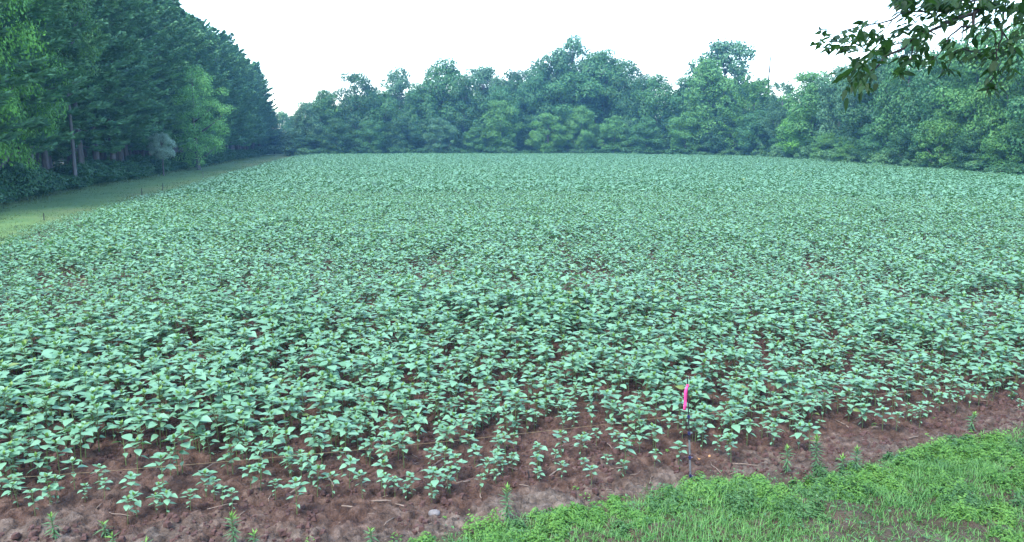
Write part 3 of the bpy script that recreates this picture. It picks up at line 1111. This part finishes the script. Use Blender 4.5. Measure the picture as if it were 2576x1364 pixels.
r = np.random.default_rng(41)
n = 170000
xx, yy = r.uniform(-1.6, 8.2, n), r.uniform(5.0, 10.6, n)
bare = fbm(xx, yy, 1.1, 52, 3)
bx = ground(2480, 1335)
hole = np.exp(-(((xx - bx[0]) / .36) ** 2 + ((yy - bx[1]) / .2) ** 2))
keep = on_verge(xx, yy) & (r.random(n) < np.clip((bare - .15) * 4, .5, 1)) & (r.random(n) > hole * .6)
edge_d = line_y(verge_line, xx) - yy
keep &= r.random(n) < np.clip(.25 + edge_d / .35, .2, 1)
xx, yy, edge_d = xx[keep], yy[keep], edge_d[keep]
tall = fbm(xx, yy, 1.6, 53, 2)
h = (.035 + .13 * tall ** 1.5) * r.uniform(.5, 1.35, len(xx)) * np.clip(.45 + edge_d / .6, .45, 1)
h *= np.where((xx > 4.6) & (yy > 7.8), 1.5, 1)
V, Q = blades(np.stack([xx, yy, np.maximum(soil_z(xx, yy), -.03) + .01], 1), h, .0065, r, .7, 3)
b = MB()
b.add(V, Q)
tag(b.build('verge_grass', M['grass']), 'thick green grass on the verge before the bare soil', 'grass', kind='stuff')
print('grass blades', len(xx))


def weed_patch(centres, r):
    """Low feathery weeds: many small leaflets on mounds."""
    out = MB()
    for (x, y, rad, hgt) in centres:
        n = int(900 * rad / .2)
        d = rand_dirs(r, n)
        d[:, 2] = np.abs(d[:, 2])
        q = r.random(n) ** .35
        P = np.array([x, y, 0]) + d * q[:, None] * [rad, rad, hgt]
        P += .18 * rad * np.sin(P[:, [1, 2, 0]] * 31 + x * 7)
        P[:, 2] = np.maximum(P[:, 2], .012) + np.maximum(soil_z(P[:, 0], P[:, 1]), -.03)
        Nn = d * .5 + [0, 0, .8] + r.normal(0, .35, (n, 3))
        Nn /= np.linalg.norm(Nn, axis=1, keepdims=True)
        out.quads(leaf_quads(P, Nn, r.uniform(.018, .042, n), r, .5))
    return out


cs = []
tries = 0
while len(cs) < 320 and tries < 6000:
    tries += 1
    x, y = r.uniform(-1.4, 7.4), r.uniform(5.3, 10.0)
    e = float(line_y(verge_line, x)) - y
    hole_v = math.exp(-(((x - bx[0]) / .36) ** 2 + ((y - bx[1]) / .2) ** 2))
    if e < .06 or hole_v > .45 + .9 * r.random():
        continue
    lush = float(fbm(np.array([x]), np.array([y]), .9, 66, 2)[0])
    if lush < .40 and e > .7:
        continue
    rad = r.uniform(.08, .22)
    cs.append((x, y, rad, rad * r.uniform(.3, .8)))
# mounds along the rim
for c in ((1760, 1262), (1690, 1275), (1560, 1300), (1400, 1335), (1300, 1352), (1480, 1320), (1900, 1250), (2050, 1262), (2180, 1225), (2270, 1190), (2380, 1150), (2480, 1130), (1830, 1245), (1980, 1300)):
    g_ = ground(*c)
    cs.append((g_[0], g_[1] - .05, r.uniform(.13, .22), r.uniform(.09, .15)))
M['rag2'] = leaf_mat('deep_weed_leaf', (.025, .085, .022), (.065, .16, .04), rough=.6, trans=.2, nscale=1.6, island=.5)
tag(weed_patch(cs[::3], r).build('dark_weeds', M['rag2']), 'deeper green low weeds mixed among the yellow green mounds', 'weeds', kind='stuff')
tag(weed_patch(cs[1::3] + cs[2::3], r).build('low_weeds', M['rag']), 'mounds of bright yellow green low weeds growing in the verge grass', 'weeds', kind='stuff')

# broad little leaves between
n = 15000
xx, yy = r.uniform(-1.4, 7.6), 0
xx, yy = r.uniform(-1.5, 7.8, n), r.uniform(5.2, 10.2, n)
keep = on_verge(xx, yy) & (fbm(xx, yy, 1.3, 99, 2) > .46)
xx, yy = xx[keep], yy[keep]
P = np.stack([xx, yy, soil_z(xx, yy).clip(-.03) + r.uniform(.02, .11, len(xx))], 1)
Nn = np.array([0, 0, 1.0]) + r.normal(0, .35, (len(xx), 3))
Nn /= np.linalg.norm(Nn, axis=1, keepdims=True)
b = MB()
b.quads(leaf_quads(P, Nn, r.uniform(.014, .036, len(xx)), r, .7))
M['clover'] = leaf_mat('broad_weed_leaf', (.03, .10, .035), (.075, .175, .055), rough=.5, trans=.2, nscale=2, island=.6)
tag(b.build('broad_weeds', M['clover']), 'dark green broad leaved weeds between the verge grass', 'weeds', kind='stuff')

# sparse sprouts on the grey soil near the verge
n = 420
xx, yy = r.uniform(-4.4, 7.4, n), r.uniform(5.5, 10.5, n)
d = yy - line_y(verge_line, xx)
keep = (d > 0) & (d < 1.0) & (r.random(n) < np.exp(-d * 2.6))
b = MB()
for x, y in zip(xx[keep], yy[keep]):
    k = 14
    dd = rand_dirs(r, k)
    dd[:, 2] = np.abs(dd[:, 2]) * .8
    P = np.array([x, y, float(soil_z(x, y)) + .01]) + dd * r.uniform(.012, .05)
    Nn = dd * .3 + [0, 0, 1.0]
    Nn /= np.linalg.norm(Nn, axis=1, keepdims=True)
    b.quads(leaf_quads(P, Nn, r.uniform(.012, .034, k), r, .5))
tag(b.build('soil_sprouts', M['rag']), 'tiny scattered weed sprouts on the gritty soil beside the verge', 'weeds', kind='stuff')


# ---- tall weeds with ladders of narrow leaves
def tall_weed(seed, H):
    r = np.random.default_rng(seed)
    st, fo, tp = MB(), MB(), MB()
    w = r.normal(0, .012, 2)
    st.tube([(0, 0, -.02), (w[0] * .4, w[1] * .4, H * .5), (w[0], w[1], H)], [.006, .005, .003], 5, 0, False)
    nL = int(H * 230)
    a = 0
    for i in range(nL):
        f = (i + 1) / nL
        a += 2.4
        z = H * (.08 + .92 * f)
        L = (.035 + .05 * math.sin(f * 2.6)) * r.uniform(.75, 1.2)
        base = np.array([w[0] * f, w[1] * f, z])
        pit = np.interp(f, [0, .6, 1], [-.5, .25, 1.1]) + r.normal(0, .15)
        sun_leaf(tp if f > .84 else fo, base, a, pit, L, .014, .25, .2, r.normal(0, .3), 1, 0)
    return st, fo, tp


TW = [(140, 1372, .19, 'tall weed with bright green top at the bottom edge beside the sparse seedlings'),
      (590, 1378, .26, 'bushy tall weed standing alone on the soil by the bottom edge'),
      (1276, 1330, .34, 'lone grey green tall weed between the pale stone and the verge'),
      (1978, 1200, .24, 'short tall weed standing first past the stake at the rim of the verge'),
      (2052, 1195, .34, 'tallest dark weed standing past the stake at the rim of the verge'),
      (2150, 1205, .27, 'tall weed with yellow green tip at the verge rim after the tallest dark one'),
      (2120, 1195, .15, 'small weed close beside the yellow green tipped weed'),
      (290, 1385, .12, 'small bright weed tip at the bottom edge between two taller weeds'),
      (265, 1350, .10, 'tiny weed just above the small bright weed tip'),
      (935, 1372, .11, 'low sprawling weed on grit near the bottom edge'),
      (640, 1385, .14, 'leafy weed leaning against the bushy tall weed'),
      (365, 1392, .09, 'low bright weed tip at the very bottom edge'),
      (2440, 1092, .19, 'slender weed at the verge rim below the end of the fence wire'),
      (2360, 1020, .13, 'small fresh weed alone on dark soil below the outer seedlings'),
      (2260, 1180, .12, 'short weed among the grass at the verge rim')]
for k, (a, c, H, lab) in enumerate(TW):
    g_ = ground(a, c)
    t = thing('tall_weed', (g_[0], g_[1], float(soil_z(g_[0], g_[1]))), lab, 'weed', 'tall weeds along the verge', RNG.uniform(0, 6.28))
    st, fo, tp = tall_weed(900 + k, H)
    st.build('stem', M['sun_stem'], t)
    fo.build('foliage', M['mare'], t)
    tp.build('top_shoot', M['mareg'], t)


# ------------------------------------------------------------------ soil litter
r = np.random.default_rng(51)
b = MB()
n = 23000
xx, yy = r.uniform(-7, 7.2, n), r.uniform(5.5, 12, n)
d = yy - line_y(verge_line, xx)
keep = (d > .05) & (fbm(xx, yy, 1.6, 15, 2) > .40)
oct_ = np.array([(1, 1, -1), (-1, 1, -1), (-1, -1, -1), (1, -1, -1), (.7, .7, 1), (-.7, .7, 1), (-.7, -.7, 1), (.7, -.7, 1)], float)
for x, y in zip(xx[keep], yy[keep]):
    s = .005 + .021 * r.random() ** 1.9
    V = oct_ * s * r.uniform(.6, 1.25, (8, 3)) * [1.25, 1, .75]
    a = r.uniform(0, 6.28)
    V[:, :2] = V[:, :2] @ np.array([[math.cos(a), math.sin(a)], [-math.sin(a), math.cos(a)]])
    b.add(V + [x, y, float(soil_z(x, y)) + s * .35], [(3, 2, 1, 0), (4, 5, 6, 7), (0, 1, 5, 4), (1, 2, 6, 5), (2, 3, 7, 6), (3, 0, 4, 7)])
tag(b.build('soil_clods', M['clod']), 'crumbly brown clods scattered over the bare soil', 'soil', kind='stuff')


b = MB()
n = 900
xx, yy = r.uniform(-7, 7.2, n), r.uniform(5.5, 11, n)
keep = (yy > line_y(verge_line, xx) + .05) & (yy < line_y(front_dense, xx) + .8)
for x, y in zip(xx[keep], yy[keep]):
    L, a = .015 + .06 * r.random() ** 2, r.normal(0, .9)
    d = np.array([math.cos(a), math.sin(a), r.normal(0, .15)]) * L / 2
    c = np.array([x, y, float(soil_z(x, y)) + .007])
    b.tube([c - d, c + d], r.uniform(.0012, .003), 4)
tag(b.build('straw_litter', M['straw']), 'fine straw crumbs strewn over the bare soil', 'litter', kind='stuff')


def stalk_mesh(L, rad, seed):
    r = np.random.default_rng(seed)
    b = MB()
    b.tube([(-L / 2, 0, 0), (-L * .1, r.normal(0, .03) * L, .004), (L * .2, r.normal(0, .04) * L, .003), (L / 2, 0, .0)], [rad * .8, rad, rad * 1.05, rad * .6], 6)
    return b.mesh('dry_stalk', M['straw'], True)


STK = [stalk_mesh(l, w, 60 + k) for k, (l, w) in enumerate([(.30, .006), (.20, .005), (.14, .006), (.24, .004), (.10, .004), (.17, .007)])]
spots = [(1380, 1200), (1290, 1180), (1165, 1225), (1450, 1135), (1420, 1118), (1470, 1160), (1530, 1130), (1555, 1185), (1600, 1195), (1640, 1212), (1500, 1235), (1395, 1160),
         (1350, 1190), (1240, 1150), (1210, 1250), (1800, 1190), (1845, 1200), (1780, 1240), (1870, 1180), (2300, 1110), (2200, 1090), (560, 1285), (610, 1300), (960, 1270), (520, 1190),
         (120, 1280), (140, 1270), (300, 1300), (60, 1245), (740, 1245), (830, 1215), (680, 1260), (1010, 1280), (1130, 1210), (1580, 1150), (1690, 1235), (1840, 1230), (980, 1325),
         (880, 1290), (420, 1300), (250, 1290), (2050, 1120), (2120, 1075), (2400, 1040), (2480, 1010), (2250, 1045), (1320, 1240), (1100, 1180)]
for k, (a, c) in enumerate(spots):
    g_ = ground(a, c)
    o = link('dry_stalk', STK[k % 6])
    o.location = (g_[0], g_[1], float(soil_z(g_[0], g_[1])) + .014)
    o.rotation_euler = (r.normal(0, .05), r.normal(0, .10), r.normal(0, .8) if k % 3 else r.uniform(0, 3.1))
    tag(o, 'dry straw coloured stalk piece lying on the bare brown soil', 'stalk', 'dry stalks on the soil')

# pale stone
g_ = ground(1092, 1303)
b = MB()
u, v = 14, 9
V = []
for i in range(v + 1):
    th = math.pi * i / v
    for j in range(u):
        ph = 2 * math.pi * j / u
        q = 1 + .22 * (vnoise(math.cos(ph) * 1.6 + 5, math.cos(th) * 1.6 + math.sin(ph), 3) - .5)
        V.append((.05 * q * math.sin(th) * math.cos(ph), .036 * q * math.sin(th) * math.sin(ph), .034 * q * math.cos(th)))
Qs = [(i * u + j, (i + 1) * u + j, (i + 1) * u + (j + 1) % u, i * u + (j + 1) % u) for i in range(v) for j in range(u)]
b.add(V, Qs)
o = b.build('pale_stone', M['stone'], None, True)
o.location = (g_[0], g_[1], float(soil_z(*g_)) + .02)
tag(o, 'pale grey stone lying alone on the soil beside the lone tall weed', 'stone')
# two curled dry leaves
for k, (a, c, lab) in enumerate([(1782, 1159, 'larger curled orange dry leaf on the soil beside the flagged stake'), (1758, 1161, 'smaller pale dry leaf between the flagged stake and the orange leaf')]):
    g_ = ground(a, c)
    b = MB()
    sun_leaf(b, np.zeros(3), .3 + k, .5, .055 - .015 * k, .03, .6, .5, .2, 0, 0)
    o = b.build('dry_leaf', plain('dry_leaf', (.36, .19, .07), .7), None, True)
    o.location = (g_[0], g_[1], float(soil_z(*g_)) + .01)
    tag(o, lab, 'leaf')
# dark stub
g_ = ground(1330, 1212)
b = MB()
b.tube([(0, 0, -.03), (.003, 0, .05), (-.004, 0, .09)], [.009, .008, .006], 6)
o = b.build('stalk_stub', M['bark_dark'])
o.location = (*g_, float(soil_z(*g_)))
tag(o, 'short dark stub standing upright in the bare soil', 'stub')

# ------------------------------------------------------------------ fence
sx, sy = stake_xy
Hs = height_at(952, sy)
lean = x_at(1729, sy, Hs) - sx
t = thing('fence_stake', (sx, sy, float(soil_z(sx, sy)) - .01), 'thin black fence stake with a pink ribbon standing in the soil before the crop', 'fence post')


def on_stake(f):
    return np.array([lean * f, 0, Hs * f])


b = MB(); b.tube([on_stake(-.03), on_stake(.5), on_stake(1)], [.0065, .006, .005], 8); b.build('rod', M['black'], t)
for f0, f1 in ((.255, .395), (.065, .20)):
    b = MB(); b.tube([on_stake(f0), on_stake(f1)], .0088, 8); b.build('grey_sleeve', M['silver'], t)
for f in (.225, .045, .46, .62):
    b = MB(); b.tube([on_stake(f - .013), on_stake(f + .013)], .0125, 8); b.tube([on_stake(f) + [.008, -.002, 0], on_stake(f) + [.026, -.006, .004], on_stake(f) + [.026, -.006, .018]], .004, 5)
    b.build('wire_clip', M['navy'], t)
b = MB(); b.box((lean * .02 + .02, 0, .03), (.05, .012, .012)); b.build('foot_step', M['black'], t)
# ribbon tied near the top: knot and two hanging tails
b = MB()
b.tube([on_stake(.925), on_stake(.905)], .0125, 8)
knot = b.build('ribbon_knot', M['pink'], t)
for q, (off, w, L, tw) in enumerate(((-.022, .026, .225, .25), (-.014, .018, .20, -.3))):
    b = MB()
    n = 9
    V = []
    for i in range(n):
        f = i / (n - 1)
        c = on_stake(.915) + np.array([off * min(1, .55 + f * 2) * (1 + .10 * math.sin(f * 7 + q)), -.016 - .006 * math.sin(f * 6 + q), -L * f])
        aa = tw * math.sin(f * 3.2 + q)
        s = np.array([math.cos(aa), math.sin(aa), 0]) * w / 2 * min(1, .45 + 3 * f)
        e = np.array([0, -.0012, 0])
        V += [c - s, c + s, c - s + e, c + s + e]
    Qs = []
    for i in range(n - 1):
        a0, a1 = i * 4, i * 4 + 4
        Qs += [(a0, a0 + 1, a1 + 1, a1), (a0 + 2, a1 + 2, a1 + 3, a0 + 3), (a0, a1, a1 + 2, a0 + 2), (a0 + 1, a0 + 3, a1 + 3, a1 + 1)]
    Qs += [(0, 2, 3, 1), (4 * n - 4, 4 * n - 3, 4 * n - 1, 4 * n - 2)]
    b.add(V, Qs)
    b.build('ribbon_tail', M['pink'], knot, True)

# single strand: through the stake, sagging to the neighbours out of the picture
fw = .66
pw = np.array([sx + lean * fw, sy - .01, Hs * fw])
Pl = np.array([*ground(-420, 1232, .62), .62])
Pr = np.array([*ground(3080, 868, .66), .66])
b = MB()
for A, B in ((Pl, pw), (pw, Pr)):
    ts = np.linspace(0, 1, 26)
    C_ = A + (B - A) * ts[:, None] - np.array([0, 0, 1.0]) * (.055 * 4 * ts * (1 - ts))[:, None]
    b.tube(C_, .0014, 5)
tag(b.build('fence_wire', M['wire']), 'thin tan fence wire strung past the flagged stake along the crop front', 'wire')
# black posts at the far side of the crop
PO = [(111, 553, 536, 'M', 'black fence post standing first and largest along the path side of the crop'),
      (357, 489, 473, 'M', 'upright black fence post of the close pair beside the path'),
      (409, 478, 461, 'M', 'slightly leaning black fence post of the close pair beside the path'),
      (511, 444, 430, 'W', 'pale thin fence post past the pair of black ones along the path')]
for col, yb, yt, kd, lab in PO:
    g_ = ground(col, yb + 3, .0)
    H = height_at(yt, g_[1])
    t = thing('field_post', (g_[0], g_[1], 0), lab, 'fence post', 'posts along the path side of the crop')
    dl = .05 if 'leaning' in lab else .01
    b = MB(); b.tube([(0, 0, -.05), (dl * .5, 0, H * .5), (dl, 0, H)], [.020, .019, .017], 7); b.build('rod', M['black' if kd == 'M' else 'silver'], t)
    b = MB(); b.tube([(dl * .7, 0, H * .70), (dl * .75, 0, H * .74)], .028, 7); b.build('wire_clip', M['black' if kd == 'M' else 'silver'], t)


# ------------------------------------------------------------------ the tree whose branch hangs into view
def cpx(cx, cy):
    return 2012.5 + .2187 * cx, .2187 * cy - 7


def bpt(cx, cy, dep):
    a, c = cpx(cx, cy)
    return at_depth(a, c, dep)


tb = at_depth(3350, 300, 4.7)
t = thing('overhanging_tree', (tb[0], tb[1], 0), 'broadleaf tree reaching a leafy dark branch in from the upper corner over the field', 'tree')
O = np.array([tb[0], tb[1], 0])
b = MB()
b.tube([(0, 0, -.2), (0, 0, .3), (-.05, .03, 2.0), (-.02, .0, 4.2), (.1, .1, 7.0)], [.2, .15, .125, .10, .04], 10)
b.build('trunk', M['bark_dark'], t, True)
LIMB = [  # polylines in the corner view, with distances; first ones are the thick limbs
    ([(2620, -420, 4.6), (2250, -160, 4.4), (2120, 0, 4.3), (2080, 100, 4.28), (2000, 180, 4.25), (1780, 258, 4.2), (1520, 370, 4.1), (1270, 490, 4.05), (1190, 585, 4.02), (960, 690, 3.98), (880, 800, 3.95), (800, 860, 3.94)], [.03, .022, .016, .014, .012, .010, .008, .0075, .007, .006, .0045, .003]),
    ([(2250, -160, 4.4), (1800, 60, 4.35), (1460, 165, 4.3), (1200, 172, 4.25), (1050, 270, 4.22), (830, 322, 4.2), (640, 352, 4.18), (480, 385, 4.15), (330, 400, 4.13)], [.014, .009, .006, .005, .005, .004, .0035, .003, .002]),
    ([(1050, 270, 4.22), (1030, 315, 4.2), (950, 395, 4.18)], [.004, .0035, .002]),
    ([(2000, 180, 4.25), (1992, 345, 4.2), (1860, 340, 4.15), (1790, 390, 4.1), (1700, 480, 4.08), (1640, 600, 4.05)], [.009, .007, .006, .005, .004, .0025]),
    ([(1875, 345, 4.15), (1868, 450, 4.12), (1855, 520, 4.1)], [.004, .003, .002]),
    ([(1270, 490, 4.05), (1040, 560, 4.1), (830, 632, 4.08), (720, 585, 4.06), (560, 592, 4.04), (380, 690, 4.0)], [.004, .004, .0035, .003, .0025, .0015]),
    ([(2250, -160, 4.4), (2360, 60, 4.5), (2335, 270, 4.5), (2312, 480, 4.46), (2260, 640, 4.44), (2245, 870, 4.4), (2170, 1010, 4.38), (2130, 1160, 4.36)], [.012, .008, .006, .005, .0045, .004, .003, .002]),
    ([(2320, 380, 4.48), (2440, 580, 4.5), (2520, 660, 4.52)], [.004, .003, .002]),
    ([(2320, 378, 4.48), (2240, 395, 4.44), (2262, 640, 4.4), (2040, 640, 4.34), (1860, 590, 4.3), (1740, 662, 4.28), (1640, 690, 4.26)], [.004, .0035, .003, .003, .0035, .003, .002]),
    ([(1310, 480, 4.06), (1300, 600, 4.05), (1285, 700, 4.02), (1210, 800, 4.0)], [.0035, .003, .0025, .002]),
    ([(2100, 20, 4.3), (1700, 140, 4.2), (1500, 200, 4.15)], [.006, .004, .002]),
    ([(1640, 600, 4.05), (1560, 700, 4.04), (1480, 760, 4.02)], [.0025, .002, .0015]),
    ([(1740, 662, 4.28), (1720, 790, 4.26), (1640, 920, 4.24)], [.003, .0025, .0015]),
    ([(2250, -160, 4.4), (1700, -60, 4.1), (1250, 30, 4.0), (1060, 150, 3.98)], [.009, .006, .004, .002]),
]
b = MB()
b.tube([O * 0 + [-.02, 0, 3.9], bpt(2900, -620, 4.7) - O, bpt(2620, -420, 4.6) - O], [.06, .045, .03], 8)
for pl, rad in LIMB:
    P = np.array([bpt(*p) - O for p in pl])
    tt = np.linspace(0, len(P) - 1, (len(P) - 1) * 3 + 1)
    P2 = np.stack([np.interp(tt, np.arange(len(P)), P[:, k]) for k in range(3)], 1)
    P2[1:-1] += r.normal(0, .0025, P2[1:-1].shape)
    b.tube(P2, np.interp(tt, np.arange(len(P)), rad), 6)
branch = b.build('branch', M['bark_dark'], t, True)
# leaves: clusters (centre, spread, count, distance, droop)
CL = [(260, 420, 60, 60, 5, 4.13, .2), (300, 540, 90, 70, 8, 4.1, .3), (420, 480, 110, 90, 10, 4.12, .3), (560, 440, 120, 80, 12, 4.15, .4), (560, 580, 130, 60, 11, 4.05, .4), (720, 300, 60, 40, 4, 4.18, .1),
      (760, 420, 110, 90, 13, 4.15, .6), (900, 420, 110, 90, 12, 4.18, .5), (1000, 540, 110, 70, 14, 4.05, .6), (820, 660, 120, 80, 10, 4.0, .5), (700, 780, 120, 90, 12, 3.96, .7), (500, 900, 80, 70, 5, 3.94, .6),
      (720, 960, 90, 120, 14, 3.93, 1.3), (830, 860, 80, 110, 8, 3.95, 1.2), (540, 1080, 50, 100, 3, 3.92, 1.4), (1180, 60, 120, 90, 12, 4.05, .6), (1300, 250, 130, 110, 16, 4.2, .5), (1500, 100, 200, 90, 20, 4.2, .5),
      (1750, 60, 200, 80, 20, 4.25, .5), (1420, 380, 120, 90, 14, 4.1, .6), (1350, 480, 110, 60, 9, 4.08, .6), (1620, 260, 150, 100, 14, 4.2, .5), (1900, 200, 200, 120, 20, 4.3, .5), (1980, 420, 70, 90, 7, 4.2, 1.3),
      (1560, 720, 130, 80, 12, 4.04, .7), (1250, 720, 130, 80, 10, 4.02, .6), (1150, 850, 90, 60, 6, 4.0, .5), (1900, 640, 170, 70, 16, 4.3, .6), (2120, 640, 150, 80, 16, 4.38, .6), (2200, 120, 160, 140, 18, 4.4, .6),
      (2420, 120, 130, 140, 12, 4.5, .7), (2380, 560, 140, 120, 14, 4.48, .7), (2300, 780, 120, 100, 12, 4.42, .8), (2420, 820, 80, 80, 6, 4.45, .9), (2280, 1010, 90, 50, 7, 4.4, .5), (2180, 980, 50, 90, 4, 4.38, 1.2),
      (2130, 300, 150, 120, 14, 4.35, .6), (1700, 560, 110, 90, 8, 4.08, .7), (1460, 560, 80, 60, 5, 4.05, 1.2), (2560, 300, 60, 200, 8, 4.6, .7), (1150, 400, 70, 40, 5, 4.15, .4), (2480, 500, 100, 200, 10, 4.55, .7),
      (1350, 640, 60, 60, 4, 4.05, .7), (1700, 820, 70, 70, 5, 4.26, .9), (1250, 20, 150, 70, 22, 4.1, .6), (1600, 40, 300, 60, 34, 4.15, .6), (2100, 60, 300, 80, 34, 4.3, .6), (2480, 120, 120, 160, 20, 4.5, .6), (2000, -150, 500, 100, 40, 4.4, .6), (2600, -100, 200, 200, 20, 4.6, .6)]
b = MB()
for (cx, cy, sx_, sy_, n, dep, dr) in CL:
    for _ in range(int(n * 2.1)):
        p = bpt(cx + r.normal(0, sx_ * .55), cy + r.normal(0, sy_ * .55), dep + r.normal(0, .12)) - O
        L = r.uniform(.040, .070)
        az = r.uniform(0, 6.28)
        if r.random() < .45:
            az = math.pi + r.normal(0, .7)
        sun_leaf(b, p, az, -dr * r.uniform(.4, 1.3) + r.normal(0, .2), L, L * r.uniform(.42, .55), r.uniform(.0, .25), r.uniform(0, .4), r.normal(0, .5), 0, 0)
b.build('leaves', M['over'], branch, True)

# ------------------------------------------------------------------ air
b = MB()
b.box((0, 190, 14.4), (664, 464, 31.4))
hz = b.build('haze', None)
hz.data.materials.clear()
m = bpy.data.materials.new('haze_air')
m.use_nodes = True
nt = m.node_tree
nt.nodes.remove(nt.nodes['Principled BSDF'])
pv = nt.nodes.new('ShaderNodeVolumePrincipled')
pv.inputs['Color'].default_value = (.24, .60, 1.0, 1)
pv.inputs['Density'].default_value = .00052
pv.inputs['Anisotropy'].default_value = .0
nt.links.new(pv.outputs[0], nt.nodes['Material Output'].inputs['Volume'])
hz.data.materials.append(m)
tag(hz, 'pale bluish haze in the air over the field', 'haze', kind='stuff')

# ------------------------------------------------------------------ light
EL, AZ = 58.0, 215.0
w = bpy.data.worlds.new('World')
S.world = w
w.use_nodes = True
nt = w.node_tree
sky = nt.nodes.new('ShaderNodeTexSky')
sky.sky_type = 'NISHITA'
sky.sun_disc = False
sky.sun_elevation = R(EL)
sky.sun_rotation = R(AZ)
sky.air_density = 1.0
sky.dust_density = 1.0
sky.ozone_density = 1.0
nt.links.new(sky.outputs[0], nt.nodes['Background'].inputs['Color'])
nt.nodes['Background'].inputs['Strength'].default_value = .15
l = bpy.data.lights.new('sun', 'SUN')
l.energy = 1.25
l.angle = R(30)
l.color = (1.0, .96, .9)
so = bpy.data.objects.new('sun', l)
COL.objects.link(so)
from mathutils import Vector
dirn = Vector((math.sin(R(AZ)) * math.cos(R(EL)), math.cos(R(AZ)) * math.cos(R(EL)), math.sin(R(EL))))
so.rotation_euler = dirn.to_track_quat('Z', 'Y').to_euler()

cam = bpy.data.cameras.new('camera')
cam.sensor_width = 36
cam.lens = 36 * F / 2576
cam.clip_start = .05
cam.clip_end = 2000
co = bpy.data.objects.new('camera', cam)
COL.objects.link(co)
co.location = (0, 0, CAMH)
co.rotation_euler = (math.pi / 2 - PITCH, 0, 0)
S.camera = co

S.view_settings.view_transform = 'Standard'
S.view_settings.look = 'None'
S.view_settings.gamma = 1
S.view_settings.exposure = 2.52
cy = S.cycles
cy.max_bounces = 5
cy.diffuse_bounces = 3
cy.glossy_bounces = 2
cy.transmission_bounces = 3
cy.volume_bounces = 0
cy.caustics_reflective = cy.caustics_refractive = False
print('objects', len(S.objects))
